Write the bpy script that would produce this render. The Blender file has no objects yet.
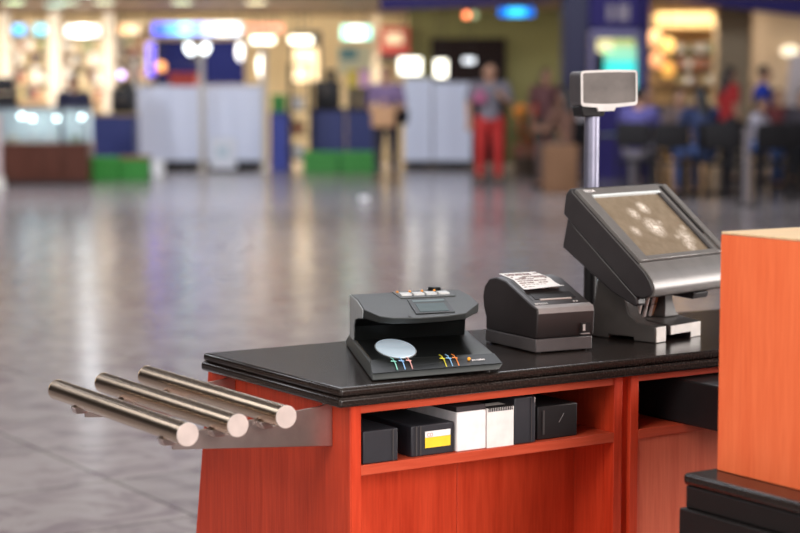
import bpy, bmesh, math, random
from mathutils import Vector, Matrix
random.seed(7)
SC = bpy.context.scene
C = SC.collection
R = math.radians

# ------------------------------------------------------------------ camera
FPX, CAM_Z, PITCH = 1818.0, 1.25, math.atan(171/1818.0)
cam = bpy.data.cameras.new('camera'); cam_o = bpy.data.objects.new('camera', cam); C.objects.link(cam_o)
cam_o.location = (0, 0, CAM_Z); cam_o.rotation_euler = (R(90)-PITCH, 0, 0)
cam.sensor_width = 36; cam.lens = FPX*36/800; cam.clip_start = .1; cam.clip_end = 200
cam.dof.use_dof = True; cam.dof.focus_distance = 3.45; cam.dof.aperture_fstop = 3.0
SC.camera = cam_o
# ------------------------------------------------------------------ world, lights, exposure
SC.view_settings.view_transform = 'Standard'; SC.view_settings.look = 'None'
SC.view_settings.gamma = 1; SC.view_settings.use_curve_mapping = False
SC.view_settings.exposure = 0.0
w = bpy.data.worlds.new('daylight'); SC.world = w; w.use_nodes = True
w.node_tree.nodes['Background'].inputs[0].default_value = (.9, .93, 1, 1)
w.node_tree.nodes['Background'].inputs[1].default_value = .75

def area(name, loc, target, sx, sy, power, col=(1, 1, 1)):
    l = bpy.data.lights.new(name, 'AREA'); l.shape = 'RECTANGLE'; l.size = sx; l.size_y = sy
    l.energy = power; l.color = col
    o = bpy.data.objects.new(name, l); C.objects.link(o); o.location = loc
    o.rotation_euler = (Vector(target)-Vector(loc)).to_track_quat('-Z', 'Y').to_euler()
    return o
area('entrance_daylight', (2.75, -1.25, 2.1), (.35, 3.4, .75), 2.0, 2.0, 240, (1, .95, .9))
area('aisle_daylight', (5.4, 4.7, 1.9), (.6, 3.5, .7), 1.8, 1.8, 290, (1, .94, .9))
area('entrance_daylight', (-3.2, -1.2, 3.2), (.2, 3.2, .8), 2.2, 2.2, 92, (1, .93, .86))
area('added_box_fill', (-.7, 1.5, 2.7), (.5, 2.9, .8), .9, .9, 29, (1, .93, .85))  # added unseen fill lamp, lifts the orange box's face and top
area('ceiling_panel', (.8, 4.2, 5.3), (.8, 4.2, 0), 5, 3, 80, (1, .94, .88))
for x in (-8, 0, 8):
    for y in (8, 16):
        area('ceiling_panel', (x, y, 5.35), (x, y, 0), 4, 2, 230 if x < 4 else 100, (.92, .94, 1))
for x, p in ((-8, 170), (-3, 200), (2.5, 110), (8, 20)):
    area('added_counter_fill', (x, 20, 4.6), (x, 30, .6), 1.6, .8, p*1.35, (.86, .90, 1))  # added unseen lamps that brighten the shop counter fronts
for x, p in ((-11, 270), (-6.5, 310), (-2.5, 270), (1.0, 35), (4.9, 70), (9, 42)):
    area('shop_ceiling_panel', (x, 32.2, 2.72), (x, 33, 0), 3.0, 1.2, p, (1, .89, .72))

# ------------------------------------------------------------------ materials
MATS = {}
def mat(name, col, rough=.5, metal=0., emit=None, strength=0., spec=.5, coat=0., trans=0., alpha=1., noise=None):
    """noise = (scale, amount, (sx,sy,sz)): tone variation of the surface itself"""
    if name in MATS: return MATS[name]
    m = bpy.data.materials.new(name); m.use_nodes = True
    nt = m.node_tree; b = nt.nodes['Principled BSDF']
    b.inputs['Base Color'].default_value = (*col, 1); b.inputs['Roughness'].default_value = rough
    b.inputs['Metallic'].default_value = metal; b.inputs['Specular IOR Level'].default_value = spec
    b.inputs['Coat Weight'].default_value = coat; b.inputs['Transmission Weight'].default_value = trans
    if emit: b.inputs['Emission Color'].default_value = (*emit, 1); b.inputs['Emission Strength'].default_value = strength
    sc, am, st = noise or (35., .08, (1, 1, 1))
    tc = nt.nodes.new('ShaderNodeTexCoord'); mp = nt.nodes.new('ShaderNodeMapping'); mp.inputs['Scale'].default_value = st
    no = nt.nodes.new('ShaderNodeTexNoise'); no.inputs['Scale'].default_value = sc; no.inputs['Detail'].default_value = 5
    rp = nt.nodes.new('ShaderNodeValToRGB')
    rp.color_ramp.elements[0].position = .3; rp.color_ramp.elements[1].position = .7
    rp.color_ramp.elements[0].color = (*[max(0, c*(1-am)) for c in col], 1)
    rp.color_ramp.elements[1].color = (*[min(1, c*(1+am)) for c in col], 1)
    L = nt.links.new
    L(tc.outputs['Object'], mp.inputs[0]); L(mp.outputs[0], no.inputs[0]); L(no.outputs[0], rp.inputs[0]); L(rp.outputs[0], b.inputs['Base Color'])
    MATS[name] = m
    return m

def wood(name, c0, c1, rough=.38, axis='Z', scale=1.):
    m = bpy.data.materials.new(name); m.use_nodes = True; nt = m.node_tree; b = nt.nodes['Principled BSDF']
    tc = nt.nodes.new('ShaderNodeTexCoord'); mp = nt.nodes.new('ShaderNodeMapping')
    st = {'Z': (14, 14, .9), 'X': (.9, 14, 14)}[axis]
    mp.inputs['Scale'].default_value = [s*scale for s in st]
    n1 = nt.nodes.new('ShaderNodeTexNoise'); n1.inputs['Scale'].default_value = 1.6; n1.inputs['Detail'].default_value = 4; n1.inputs['Distortion'].default_value = .6
    n2 = nt.nodes.new('ShaderNodeTexNoise'); n2.inputs['Scale'].default_value = 12; n2.inputs['Detail'].default_value = 3
    mx = nt.nodes.new('ShaderNodeMix'); mx.data_type = 'FLOAT'; mx.inputs[0].default_value = .4
    rp = nt.nodes.new('ShaderNodeValToRGB'); rp.color_ramp.elements[0].position = .32; rp.color_ramp.elements[1].position = .66
    rp.color_ramp.elements[0].color = (*c0, 1); rp.color_ramp.elements[1].color = (*c1, 1)
    L = nt.links.new
    L(tc.outputs['Object'], mp.inputs[0]); L(mp.outputs[0], n1.inputs[0]); L(mp.outputs[0], n2.inputs[0])
    L(n1.outputs[0], mx.inputs[2]); L(n2.outputs[0], mx.inputs[3]); L(mx.outputs[0], rp.inputs[0]); L(rp.outputs[0], b.inputs['Base Color'])
    b.inputs['Roughness'].default_value = rough; b.inputs['Specular IOR Level'].default_value = .22
    return m

CHERRY = wood('cherry_laminate', (.47, .033, .010), (.70, .072, .026), .42)
CHERRY_H = wood('cherry_edge', (.44, .050, .020), (.60, .095, .045), .4, 'X')
ORANGE = wood('orange_beech_laminate', (.84, .135, .045), (.98, .215, .080), .45)
PALE_TOP = mat('pale_wood_top', (.86, .62, .36), .4, noise=(6, .1, (1, 12, 1)))
DARKWOOD = wood('dark_display_wood', (.055, .018, .010), (.11, .034, .02), .4)

def granite():
    m = bpy.data.materials.new('dark_granite'); m.use_nodes = True; nt = m.node_tree; b = nt.nodes['Principled BSDF']
    tc = nt.nodes.new('ShaderNodeTexCoord'); v = nt.nodes.new('ShaderNodeTexNoise'); v.inputs['Scale'].default_value = 260; v.inputs['Detail'].default_value = 3
    rp = nt.nodes.new('ShaderNodeValToRGB'); e = rp.color_ramp.elements
    e[0].position = .45; e[0].color = (.015, .0105, .009, 1); e[1].position = .78; e[1].color = (.065, .050, .044, 1)
    x = e.new(.62); x.color = (.030, .021, .018, 1)
    nt.links.new(tc.outputs['Object'], v.inputs[0]); nt.links.new(v.outputs[0], rp.inputs[0]); nt.links.new(rp.outputs[0], b.inputs['Base Color'])
    b.inputs['Roughness'].default_value = .22; b.inputs['Specular IOR Level'].default_value = .32
    return m
GRANITE = granite()

def floor_mat():
    m = bpy.data.materials.new('polished_floor_tiles'); m.use_nodes = True; nt = m.node_tree; b = nt.nodes['Principled BSDF']; L = nt.links.new
    tc = nt.nodes.new('ShaderNodeTexCoord'); mp = nt.nodes.new('ShaderNodeMapping'); mp.inputs['Rotation'].default_value = (0, 0, R(-33.1))
    br = nt.nodes.new('ShaderNodeTexBrick'); br.inputs['Scale'].default_value = 1; br.offset = 0
    br.inputs['Brick Width'].default_value = .6; br.inputs['Row Height'].default_value = .6; br.inputs['Mortar Size'].default_value = .006; br.inputs['Bias'].default_value = 0
    br.inputs['Color1'].default_value = (.40, .36, .35, 1); br.inputs['Color2'].default_value = (.44, .39, .38, 1); br.inputs['Mortar'].default_value = (.22, .19, .185, 1)
    no = nt.nodes.new('ShaderNodeTexNoise'); no.inputs['Scale'].default_value = 5; no.inputs['Detail'].default_value = 6; no.inputs['Distortion'].default_value = 1.2
    rp = nt.nodes.new('ShaderNodeValToRGB'); rp.color_ramp.elements[0].position = .36; rp.color_ramp.elements[1].position = .56
    rp.color_ramp.elements[0].color = (.70, .65, .70, 1); rp.color_ramp.elements[1].color = (1, 1, 1, 1)
    mx = nt.nodes.new('ShaderNodeMix'); mx.data_type = 'RGBA'; mx.blend_type = 'MULTIPLY'; mx.inputs[0].default_value = 1
    L(tc.outputs['Object'], mp.inputs[0]); L(mp.outputs[0], br.inputs[0]); L(tc.outputs['Object'], no.inputs[0]); L(no.outputs[0], rp.inputs[0])
    L(br.outputs[0], mx.inputs[6]); L(rp.outputs[0], mx.inputs[7]); L(mx.outputs[2], b.inputs['Base Color'])
    b.inputs['Roughness'].default_value = .18; b.inputs['Specular IOR Level'].default_value = .55
    return m
FLOOR = floor_mat()

STEEL = mat('brushed_steel', (.50, .385, .28), .27, 1., noise=(4, .05, (60, 1, 60)))
STEEL_CAP = mat('satin_steel_cap', (.62, .52, .48), .5, .3)
STEEL_PLATE = mat('steel_plate', (.46, .385, .36), .32, 1.)
BLACK = mat('black_plastic', (.013, .011, .012), .45, spec=.3)
BLACK2 = mat('black_card', (.016, .016, .022), .5)
GREYBLK = mat('charcoal_plastic', (.050, .044, .044), .45)
WARMBLK = mat('printer_black', (.024, .018, .018), .42)
LEDGE = mat('printer_bevel_highlight', (.30, .27, .265), .4)  # paler than the body: a highlight painted along the front bevel
PRNLOW = mat('printer_base_grey', (.10, .088, .09), .45)
TERM_DK = mat('terminal_housing', (.030, .0255, .027), .42)
TERM_FR = mat('terminal_bezel', (.155, .145, .138), .38, .15)
TERM_FOOT = mat('terminal_foot_lit', (.90, .87, .82), .4)  # near-white colour paints in the strong light on the foot fronts
DEVGREY = mat('detector_grey', (.030, .033, .0325), .5, spec=.35)
DEVLT = mat('detector_light_grey', (.34, .355, .365), .5)
DEVBLK = mat('detector_black', (.006, .007, .007), .4, spec=.15)
WHITE = mat('white_card', (.84, .80, .80), .6)
PAPER = mat('thermal_paper', (.90, .86, .84), .6)
SILVER = mat('silver_plastic', (.66, .62, .60), .35, .1)
POLE = mat('pole_metal', (.24, .235, .31), .42, .7)

# ------------------------------------------------------------------ mesh helpers
class MB:
    def __init__(s): s.bm = bmesh.new()
    def _xf(s, vs, rot=None, loc=None):
        if rot is not None: bmesh.ops.rotate(s.bm, verts=vs, cent=(0, 0, 0), matrix=rot)
        if loc is not None: bmesh.ops.translate(s.bm, verts=vs, vec=loc)
        return s
    def box(s, a, b):
        vs = bmesh.ops.create_cube(s.bm, size=1)['verts']
        bmesh.ops.scale(s.bm, verts=vs, vec=[abs(b[i]-a[i]) for i in range(3)])
        return s._xf(vs, None, [(a[i]+b[i])/2 for i in range(3)])
    def rbox(s, a, b, r, seg=3):
        vs = bmesh.ops.create_cube(s.bm, size=1)['verts']
        bmesh.ops.scale(s.bm, verts=vs, vec=[abs(b[i]-a[i]) for i in range(3)])
        s._xf(vs, None, [(a[i]+b[i])/2 for i in range(3)])
        es = list({e for v in vs for e in v.link_edges})
        bmesh.ops.bevel(s.bm, geom=es, offset=r, segments=seg, affect='EDGES', profile=.5)
        return s
    def tube(s, p0, p1, r0, r1=None, seg=24, caps=True):
        p0, p1 = Vector(p0), Vector(p1); r1 = r0 if r1 is None else r1; d = p1-p0
        vs = bmesh.ops.create_cone(s.bm, cap_ends=caps, segments=seg, radius1=max(r0, 1e-4), radius2=max(r1, 1e-4), depth=d.length)['verts']
        return s._xf(vs, d.to_track_quat('Z', 'Y').to_matrix(), (p0+p1)/2)
    def ball(s, c, r, rot=None, u=16, v=10):
        r = (r, r, r) if isinstance(r, (int, float)) else r
        vs = bmesh.ops.create_uvsphere(s.bm, u_segments=u, v_segments=v, radius=1)['verts']
        bmesh.ops.scale(s.bm, verts=vs, vec=r)
        return s._xf(vs, rot, c)
    def cap(s, p0, p1, r0, r1=None, seg=12):          # tapered limb with round ends
        r1 = r0 if r1 is None else r1
        s.tube(p0, p1, r0, r1, seg); s.ball(p0, r0, None, seg, 8); s.ball(p1, r1, None, seg, 8); return s
    def path(s, pts, r, seg=8):
        for a, b in zip(pts, pts[1:]): s.cap(a, b, r, r, seg)
        return s
    def prism(s, poly, t0, t1, axis='x'):
        """poly = (a,b) pairs; axis x: a=y b=z; axis z: a=x b=y; axis y: a=x b=z"""
        f = {'x': lambda a, b, t: (t, a, b), 'z': lambda a, b, t: (a, b, t), 'y': lambda a, b, t: (a, t, b)}[axis]
        v0 = [s.bm.verts.new(f(a, b, t0)) for a, b in poly]; v1 = [s.bm.verts.new(f(a, b, t1)) for a, b in poly]
        n = len(poly)
        s.bm.faces.new(v0); s.bm.faces.new(list(reversed(v1)))
        for i in range(n): s.bm.faces.new((v0[i], v1[i], v1[(i+1) % n], v0[(i+1) % n]))
        return s
    def loft(s, rings):
        rv = [[s.bm.verts.new(p) for p in r] for r in rings]; n = len(rings[0])
        for a, b in zip(rv, rv[1:]):
            for i in range(n): s.bm.faces.new((a[i], a[(i+1) % n], b[(i+1) % n], b[i]))
        s.bm.faces.new(list(reversed(rv[0]))); s.bm.faces.new(rv[-1])
        return s

def obj(name, mb, material, parent=None, bevel=0, seg=2, smooth=40, remesh=0, loc=None, rot=None, kind=None, label=None):
    bm = mb.bm
    bmesh.ops.recalc_face_normals(bm, faces=bm.faces[:])
    me = bpy.data.meshes.new(name); bm.to_mesh(me); bm.free()
    me.materials.append(material)
    o = bpy.data.objects.new(name, me); C.objects.link(o)
    if parent: o.parent = parent
    if loc: o.location = loc
    if rot: o.rotation_euler = rot
    if remesh:
        q = o.modifiers.new('join', 'REMESH'); q.mode = 'VOXEL'; q.voxel_size = remesh; q.use_smooth_shade = True
        q = o.modifiers.new('smooth', 'SMOOTH'); q.factor = .5; q.iterations = 3
    if bevel:
        q = o.modifiers.new('edge', 'BEVEL'); q.width = bevel; q.segments = seg; q.limit_method = 'ANGLE'; q.angle_limit = R(35); q.harden_normals = False
    if smooth and not remesh:
        for p in me.polygons: p.use_smooth = True
        try: me.set_sharp_from_angle(angle=R(smooth))
        except Exception: pass
    if kind: o['kind'] = kind
    if label: o['label'] = label
    return o
def tag(o, label, cat, group=None, kind=None):
    o['label'] = label; o['category'] = cat
    if group: o['group'] = group
    if kind: o['kind'] = kind
    return o
def thing(name, label, cat, loc=(0, 0, 0), rz=0, group=None):
    o = bpy.data.objects.new(name, None); C.objects.link(o); o.empty_display_size = .1
    o.location = loc; o.rotation_euler = (0, 0, rz)
    return tag(o, label, cat, group)
def dup(root, loc, rz, label, group=None):
    r = root.copy(); C.objects.link(r); r.location = loc; r.rotation_euler = (0, 0, rz); r['label'] = label
    if group: r['group'] = group
    for ch in list(root.children):
        c = ch.copy(); C.objects.link(c); c.parent = r
        for g in ch.children:
            d = g.copy(); C.objects.link(d); d.parent = c
    return r
def lettering(name, text, size, parent, material, loc, rot, squeeze=1., depth=.0004):
    cu = bpy.data.curves.new(name, 'FONT'); cu.body = text; cu.size = size; cu.extrude = depth
    t = bpy.data.objects.new(name, cu); C.objects.link(t)
    dg = bpy.context.evaluated_depsgraph_get(); me = bpy.data.meshes.new_from_object(t.evaluated_get(dg))
    C.objects.unlink(t); bpy.data.objects.remove(t)
    me.materials.clear(); me.materials.append(material)
    o = bpy.data.objects.new(name, me); C.objects.link(o); o.parent = parent; o.location = loc; o.rotation_euler = rot; o.scale = (squeeze, 1, 1)
    return o

# the checkout counter's own frame: u along its front, v into its depth; its front-left corner stands at OX, OY
TH = R(33.1); OX, OY = -.1056, 3.1390
def L(u, v, z=0): return (OX+u*math.cos(TH)-v*math.sin(TH), OY+u*math.sin(TH)+v*math.cos(TH), z)
def at(x, y, Y):
    """point at distance Y down the hall, read off the photograph"""
    c, s = math.cos(PITCH), math.sin(PITCH)
    d = ((x-400)/FPX, c+(-(y-266.5)/FPX)*s, -s+(-(y-266.5)/FPX)*c)
    return Vector((d[0]/d[1]*Y, Y, CAM_Z+d[2]/d[1]*Y))

# ================================================================== the setting
def struct(name, mb, m, **k): return obj(name, mb, m, kind='structure', **k)
struct('floor', MB().box((-18, -6, -.1), (18, 37, 0)), FLOOR)
WALLC = mat('cream_shop_wall', (.92, .74, .44), .7)
HALLC = mat('taupe_bulkhead_paint', (.052, .040, .034), .7)
struct('wall_back', MB().box((-18, 36, 0), (18, 36.2, 2.9)), WALLC)
struct('wall_bulkhead', MB().box((-18, 29.0, 2.86), (18, 29.2, 5.6)), HALLC)
struct('wall_left', MB().box((-18.2, -6, 0), (-18, 37, 5.6)), HALLC)
struct('wall_right', MB().box((18, -6, 0), (18.2, 37, 5.6)), HALLC)
struct('ceiling', MB().box((-18, -6, 5.6), (18, 29.2, 5.75)), HALLC)
struct('ceiling_over_shops', MB().box((-18, 29.2, 2.82), (18, 36.2, 2.92)), mat('tan_soffit', (.30, .22, .15), .7))
# ================================================================== checkout counter
SL = .0352      # slab thickness, top at .74
t = thing('countertop', 'dark brown speckled granite countertop with double moulded edge under the till equipment', 'countertop', L(0, 0, .74), TH)
Ls, Ds = 2.2, .535
obj('slab', MB().box((0, 0, -SL), (Ls, Ds, -.0170)), GRANITE, t, bevel=.006, seg=3)
obj('upper_slab', MB().box((.0035, .0035, -.0165), (Ls, Ds-.0035, 0)), GRANITE, t, bevel=.006, seg=3)
ZB = .74-SL-.0004   # underside of the slab

def cab_root(name, label): return thing(name, label, 'cabinet', L(0, 0, 0), TH)
c1 = cab_root('checkout_cabinet', 'cherry red counter cabinet with boxes and a white notebook on its shelf')
SH = .5946
def side_poly(v0, vt, vb): return [(v0, 0), (vb, 0), (vt, ZB), (v0, ZB)]
obj('side_panel', MB().prism(side_poly(.021, .566, .694), .034, .0505, 'x'), CHERRY, c1, bevel=.001)
obj('stile', MB().box((.0355, .019, 0), (.0555, .0209, ZB)), CHERRY, c1)
obj('stile', MB().box((.637, .019, 0), (.6575, .050, ZB)), CHERRY, c1, bevel=.001)
obj('side_panel', MB().box((.6375, .0505, 0), (.6565, .50, ZB)), CHERRY, c1)
obj('top_rail', MB().box((.0557, .021, .6885), (.6368, .04, ZB)), CHERRY_H, c1)
obj('shelf', MB().box((.0557, .019, SH-.0185), (.6368, .37, SH)), CHERRY_H, c1, bevel=.0008)
bp = obj('back_panel', MB().box((.0508, .371, SH), (.6373, .38, ZB-.001)), CHERRY, c1)
obj('lower_panel', MB().box((.0557, .142, 0), (.3495, .15, SH-.0195)), CHERRY, c1, bevel=.0008)
obj('lower_panel', MB().box((.3505, .142, 0), (.6368, .15, SH-.0195)), CHERRY, c1, bevel=.0008)
c2 = cab_root('checkout_cabinet', 'cherry red counter cabinet holding the black cash drawer, beside the notebook shelf')
obj('stile', MB().box((.6785, .019, 0), (.699, .03, ZB)), CHERRY, c2, bevel=.001)
obj('side_panel', MB().box((.6600, .0305, 0), (.6900, .50, ZB)), CHERRY, c2)
obj('top_rail', MB().box((.6995, .021, .6905), (1.60, .04, ZB)), CHERRY_H, c2)
obj('shelf', MB().box((.6995, .019, SH-.018), (1.60, .37, SH)), CHERRY_H, c2, bevel=.0008)
obj('side_panel', MB().box((1.601, .02, 0), (1.62, .50, ZB)), CHERRY, c2)
obj('back_panel', MB().box((.6905, .371, SH), (1.60, .38, ZB-.001)), CHERRY, c2)
obj('lower_panel', MB().box((.6995, .024, 0), (1.60, .036, SH-.019)), wood('cherry_lit_panel', (.62, .115, .060), (.78, .18, .10), .42), c2, bevel=.0008)  # paler cherry puts the light on this panel into its colour

# cash drawer, pulled out over the shelf edge
t = thing('cash_box', 'black cash drawer box sliding out of the cabinet below the touchscreen till', 'cash drawer', L(.811, -.22, SH+.0005), TH)
obj('drawer_case', MB().box((0, 0, 0), (.42, .52, .090)), BLACK, t, bevel=.004)
obj('drawer_front', MB().box((.006, -.012, .006), (.414, -.0005, .084)), GREYBLK, t, bevel=.003)
obj('lock', MB().tube((.21, -.012, .05), (.21, -.018, .05), .009), STEEL_PLATE, t)

# ------------------------------------------------------------------ shelf contents
def shelf_box(name, label, cat, u0, u1, v0, z1, d, m, rz=0, grp=None, lid=True):
    t = thing(name, label, cat, L(u0, v0, SH+.0004), TH+rz, grp)
    W, H = u1-u0, z1-SH
    if lid:
        obj('body', MB().box((0, .0015, 0), (W, d, H*.80)), m, t, bevel=.002)
        obj('lid', MB().box((-.0012, 0, H*.80+.0006), (W+.0012, d+.001, H)), m, t, bevel=.002)
    else:
        obj('body', MB().box((0, 0, 0), (W, d, H)), m, t, bevel=.002)
    return t, W, H
t, W, H = shelf_box('black_box', 'plain black box at the shelf end beside the tray rail corner', 'box', .062, .136, .022, .654, .16, BLACK2, lid=False)
obj('flap', MB().box((W-.012, -.0012, .001), (W-.0098, -.0001, H-.001)), GREYBLK, t)
t, W, H = shelf_box('black_box', 'black box with yellow and white sticker on its front', 'box', .170, .265, .030, .6515, .19, BLACK2, lid=False)
for k in (.0095, .0185): obj('rib', MB().box((k, -.0012, .001), (k+.0028, -.0001, H-.001)), GREYBLK, t)
st = obj('sticker', MB().box((.030, -.0008, .014), (.086, -.0002, .033)), mat('yellow_label', (.95, .62, .03), .5), t)
st2 = obj('sticker_top', MB().box((.030, -.0008, .0333), (.086, -.0002, .0445)), WHITE, st)
lettering('lettering', 'CO', .0095, st, mat('red_print', (.85, .25, .2), .5), (.034, -.0009, .0345), (R(90), 0, 0), .9)
t, W, H = shelf_box('white_box', 'plain white box between the stickered black box and the notebook', 'box', .2685, .3345, .026, .668, .17, WHITE, lid=False)
obj('lid', MB().box((0, .002, H+.0004), (W, .169, H+.010)), mat('dark_lid', (.03, .022, .025), .5), t)
t = thing('spiral_notebook', 'white notepad with black comb binding standing on the shelf', 'notebook', L(.336, .025, SH+.0004), TH)
obj('pages', MB().box((0, .003, 0), (.0615, .05, .0745)), mat('cream_paper', (.86, .80, .76), .65), t, bevel=.001)
obj('cover', MB().box((0, 0, 0), (.0615, .0028, .0745)), mat('notepad_cover', (.84, .78, .75), .6), t)
cb = MB()
for k in range(14): cb.box((.003+k*.0041, -.0012, .068), (.005+k*.0041, .010, .0775))
obj('binding', cb, BLACK, t)
t, W, H = shelf_box('black_binder', 'narrow black upright binder between the notepad and the small black box', 'binder', .3985, .4485, .024, .683, .20, BLACK2, lid=False)
obj('clip', MB().path([(W-.004, -.002, H-.010), (W-.004, -.002, H-.002), (W-.004, .008, H+.003)], .0012), STEEL_PLATE, t)
obj('spine_groove', MB().box((W-.011, -.001, .001), (W-.0096, -.0001, H-.001)), GREYBLK, t)
t, W, H = shelf_box('black_box', 'scuffed black box nearest the middle of the counter, past the binder', 'box', .462, .559, .036, .659, .15, BLACK, lid=False)
obj('latch', MB().box((.012, -.0016, .010), (.0165, -.0001, .056)), GREYBLK, t)
obj('scratch', MB().tube((.052, -.0002, .030), (.064, -.0002, .047), .0005, seg=6), mat('scratch_grey', (.35, .33, .33), .6), t)
t = thing('cable_coil', 'coil of dark and yellow cable lying behind the binder', 'cable', L(.475, .23, SH+.0006), TH)
def ring(r, z, k): return [(r*math.cos(a*math.pi/10), r*.7*math.sin(a*math.pi/10), z+.001*math.sin(a)) for a in range(int(20*k))]
obj('dark_cable', MB().path(ring(.035, .010, 1.2), .004), BLACK, t)
obj('yellow_cable', MB().path(ring(.030, .019, .9), .004), mat('yellow_cable', (.6, .35, .04), .5), t)

# ------------------------------------------------------------------ tray rail
t = thing('tray_rail', 'stainless steel tray rail of three tubes bolted to the end of the counter', 'tray rail', L(.034, 0, 0), TH)
def bracket(v, name='bracket'):
    z0 = .6225; zt = .7030
    poly = [(-.0005, z0), (-.0005, zt), (-.030, zt-.006), (-.300, .676), (-.318, .668), (-.318, .6500)]
    b = obj(name, MB().prism(poly, v, v+.004, 'y'), STEEL_PLATE, t, bevel=.0008)
    obj('flange', MB().box((-.0035, v+.0045, z0), (-.0004, v+.030, zt-.002)), STEEL_PLATE, b)
    for dz in (.012, .065): obj('screw', MB().tube((-.0036, v+.018, z0+dz), (-.0062, v+.018, z0+dz), .0035), STEEL_CAP, b)
    return b
bracket(.0800); bracket(.4500)
RT = .0195
for (ue, z, v0, v1) in ((-.331, .6905, -.006, .546), (-.236, .6960, -.004, .545), (-.141, .7010, -.001, .553)):
    tb = obj('tube', MB().tube((ue, v0+.003, z), (ue, v1, z), RT, seg=40), STEEL, t)
    obj('end_cap', MB().tube((ue, v0, z), (ue, v0+.0028, z), RT+.0006, seg=40), STEEL_CAP, tb, bevel=.001)
    obj('end_cap', MB().tube((ue, v1+.0002, z), (ue, v1+.003, z), RT+.0004, seg=40), STEEL, tb, bevel=.001)
    for vv in (.0805, .4505):
        zz = z-RT
        obj('saddle', MB().prism([(ue-.018, zz+.003), (ue+.018, zz+.003), (ue+.011, zz-.010), (ue-.011, zz-.010)], vv-.018, vv-.0008, 'y'), STEEL_PLATE, tb, bevel=.002)
        obj('bolt', MB().tube((ue+.010, vv-.019, zz-.004), (ue+.010, vv-.0225, zz-.004), .004, seg=8), STEEL_CAP, tb)

# ------------------------------------------------------------------ money detector (plan measured as a skewed box)
g0 = Vector((.092, .033)); dh = Vector((.2216, .4605)).normalized(); wv = Vector((.25, -.05))
t = thing('banknote_detector', 'dark grey banknote detector with hood and oval white light on its black bed', 'banknote detector', L(g0.x, g0.y, .74), TH)
def D(s, m, z): q = dh*m+wv*s; return (q.x, q.y, z-.74)
def quad_loft(rings): return MB().loft([[D(*p) for p in r] for r in rings])
obj('base', quad_loft([[(-.015, .002, .742), (.965, -.002, .749), (1.02, .46, .747), (-.01, .492, .742)],
                       [(-.012, .010, .752), (1.01, .012, .757), (1.04, .455, .757), (-.01, .480, .752)],
                       [(0, .056, .7685), (.975, .056, .7685), (1.0, .435, .7685), (0, .440, .7685)]]), mat('detector_base_grey', (.055, .060, .060), .5, spec=.35), t, bevel=.003)
bedm = obj('bed', quad_loft([[(.012, .058, .7688), (.80, .058, .7688), (.905, .425, .7688), (.012, .425, .7688)],
                             [(.014, .060, .7706), (.798, .060, .7706), (.903, .42, .7706), (.014, .42, .7706)]]), DEVBLK, t)
obj('front_strip', quad_loft([[(-.006, .0105, .7525), (1.00, .0125, .7575), (.97, .0575, .7692), (.0, .0575, .7692)],
                              [(-.006, .0085, .7540), (1.00, .0105, .7590), (.97, .0575, .7706), (.0, .0575, .7706)]]), DEVBLK, t)
def ell(kx): return [(.262+kx*(.130*math.cos(a*math.pi/24)+.070*math.sin(a*math.pi/24)), .190+kx*(-.055*math.cos(a*math.pi/24)+.112*math.sin(a*math.pi/24))) for a in range(48)]
obj('light_window', quad_loft([[(s, m, .7710) for s, m in ell(1)], [(s, m, .7722) for s, m in ell(1)]]),
    mat('frosted_window', (.62, .76, .86), .35, emit=(.75, .87, 1), strength=.28), t)
obj('window_rim', quad_loft([[(s, m, .7706) for s, m in ell(1.06)], [(s, m, .7709) for s, m in ell(1.06)]]), DEVLT, t)
# hood: C-shaped side profile swept across, the lip's ends cut back
prof = [(.405, .770), (.402, .8540), (.268, .8570), (.165, .8515), (.172, .8335), (.245, .8245), (.300, .8150), (.325, .8000), (.334, .771)]
def hood_ring(s, f):
    out = []
    for i, (m, z) in enumerate(prof):
        if i == 3: m, z = m-.070*f, z-.0115*f
        if i == 4: m, z = m-.066*f, z-.0050*f
        out.append(D(s, m, z))
    return out
obj('hood', MB().loft([hood_ring(0, 0), hood_ring(.10, .72), hood_ring(.20, .95), hood_ring(.40, 1.05), hood_ring(.62, 1.0), hood_ring(.78, .80), hood_ring(.93, -.1)]), DEVGREY, t, bevel=.002)
obj('side_cheek', MB().loft([[D(s, m, z) for m, z in prof] for s in (-.012, -.001)]), DEVLT, t, bevel=.0015)
ins = prof[4:]
obj('throat_lining', MB().loft([[D(s, m-.0012, z-.0008) for m, z in ins]+[D(s, m-.0004, z-.0002) for m, z in reversed(ins)] for s in (.004, .925)]), DEVBLK, t)
zt = .8585
def ontop(m): return .8572-(.268-m)*.0980 if m < .268 else .8572-(m-.268)*.0224
def patch(s0, s1, m0, m1, h=.0012, lift=0):
    r = [(s0, m0), (s1, m0), (s1, m1), (s0, m1)]
    return quad_loft([[(s, m, ontop(m)+.0001+lift) for s, m in r], [(s, m, ontop(m)+h+lift) for s, m in r]])
cp = obj('control_panel', patch(.345, .80, .262, .398, .0022), mat('detector_mid_grey', (.045, .050, .049), .5), t)
for k in range(4):
    b = obj('button', patch(.365+k*.105, .45+k*.105, .285, .33, .0035, .0022), mat('button_grey', (.62, .62, .62), .4), t)
    obj('indicator', MB().ball(D(.375+k*.105, .37, ontop(.37)+.003), .0028), mat('amber_led', (.9, .35, .04), .4), b)
obj('seam', patch(.322, .336, .100, .395, .0010), DEVBLK, t)
obj('knob', MB().tube(D(.70, .385, .8555), D(.70, .385, .8640), .014, .012), DEVBLK, t)
sf = obj('viewing_window', patch(.39, .70, .120, .246, .0018), DEVBLK, t)
obj('lens', patch(.43, .66, .132, .200, .0009, .0018), mat('lens_glass', (.07, .10, .105), .6, spec=.2), sf)
obj('bezel', patch(.42, .68, .218, .234, .0009, .0018), mat('bezel_glass', (.14, .18, .19), .6, spec=.2), sf)
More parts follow.
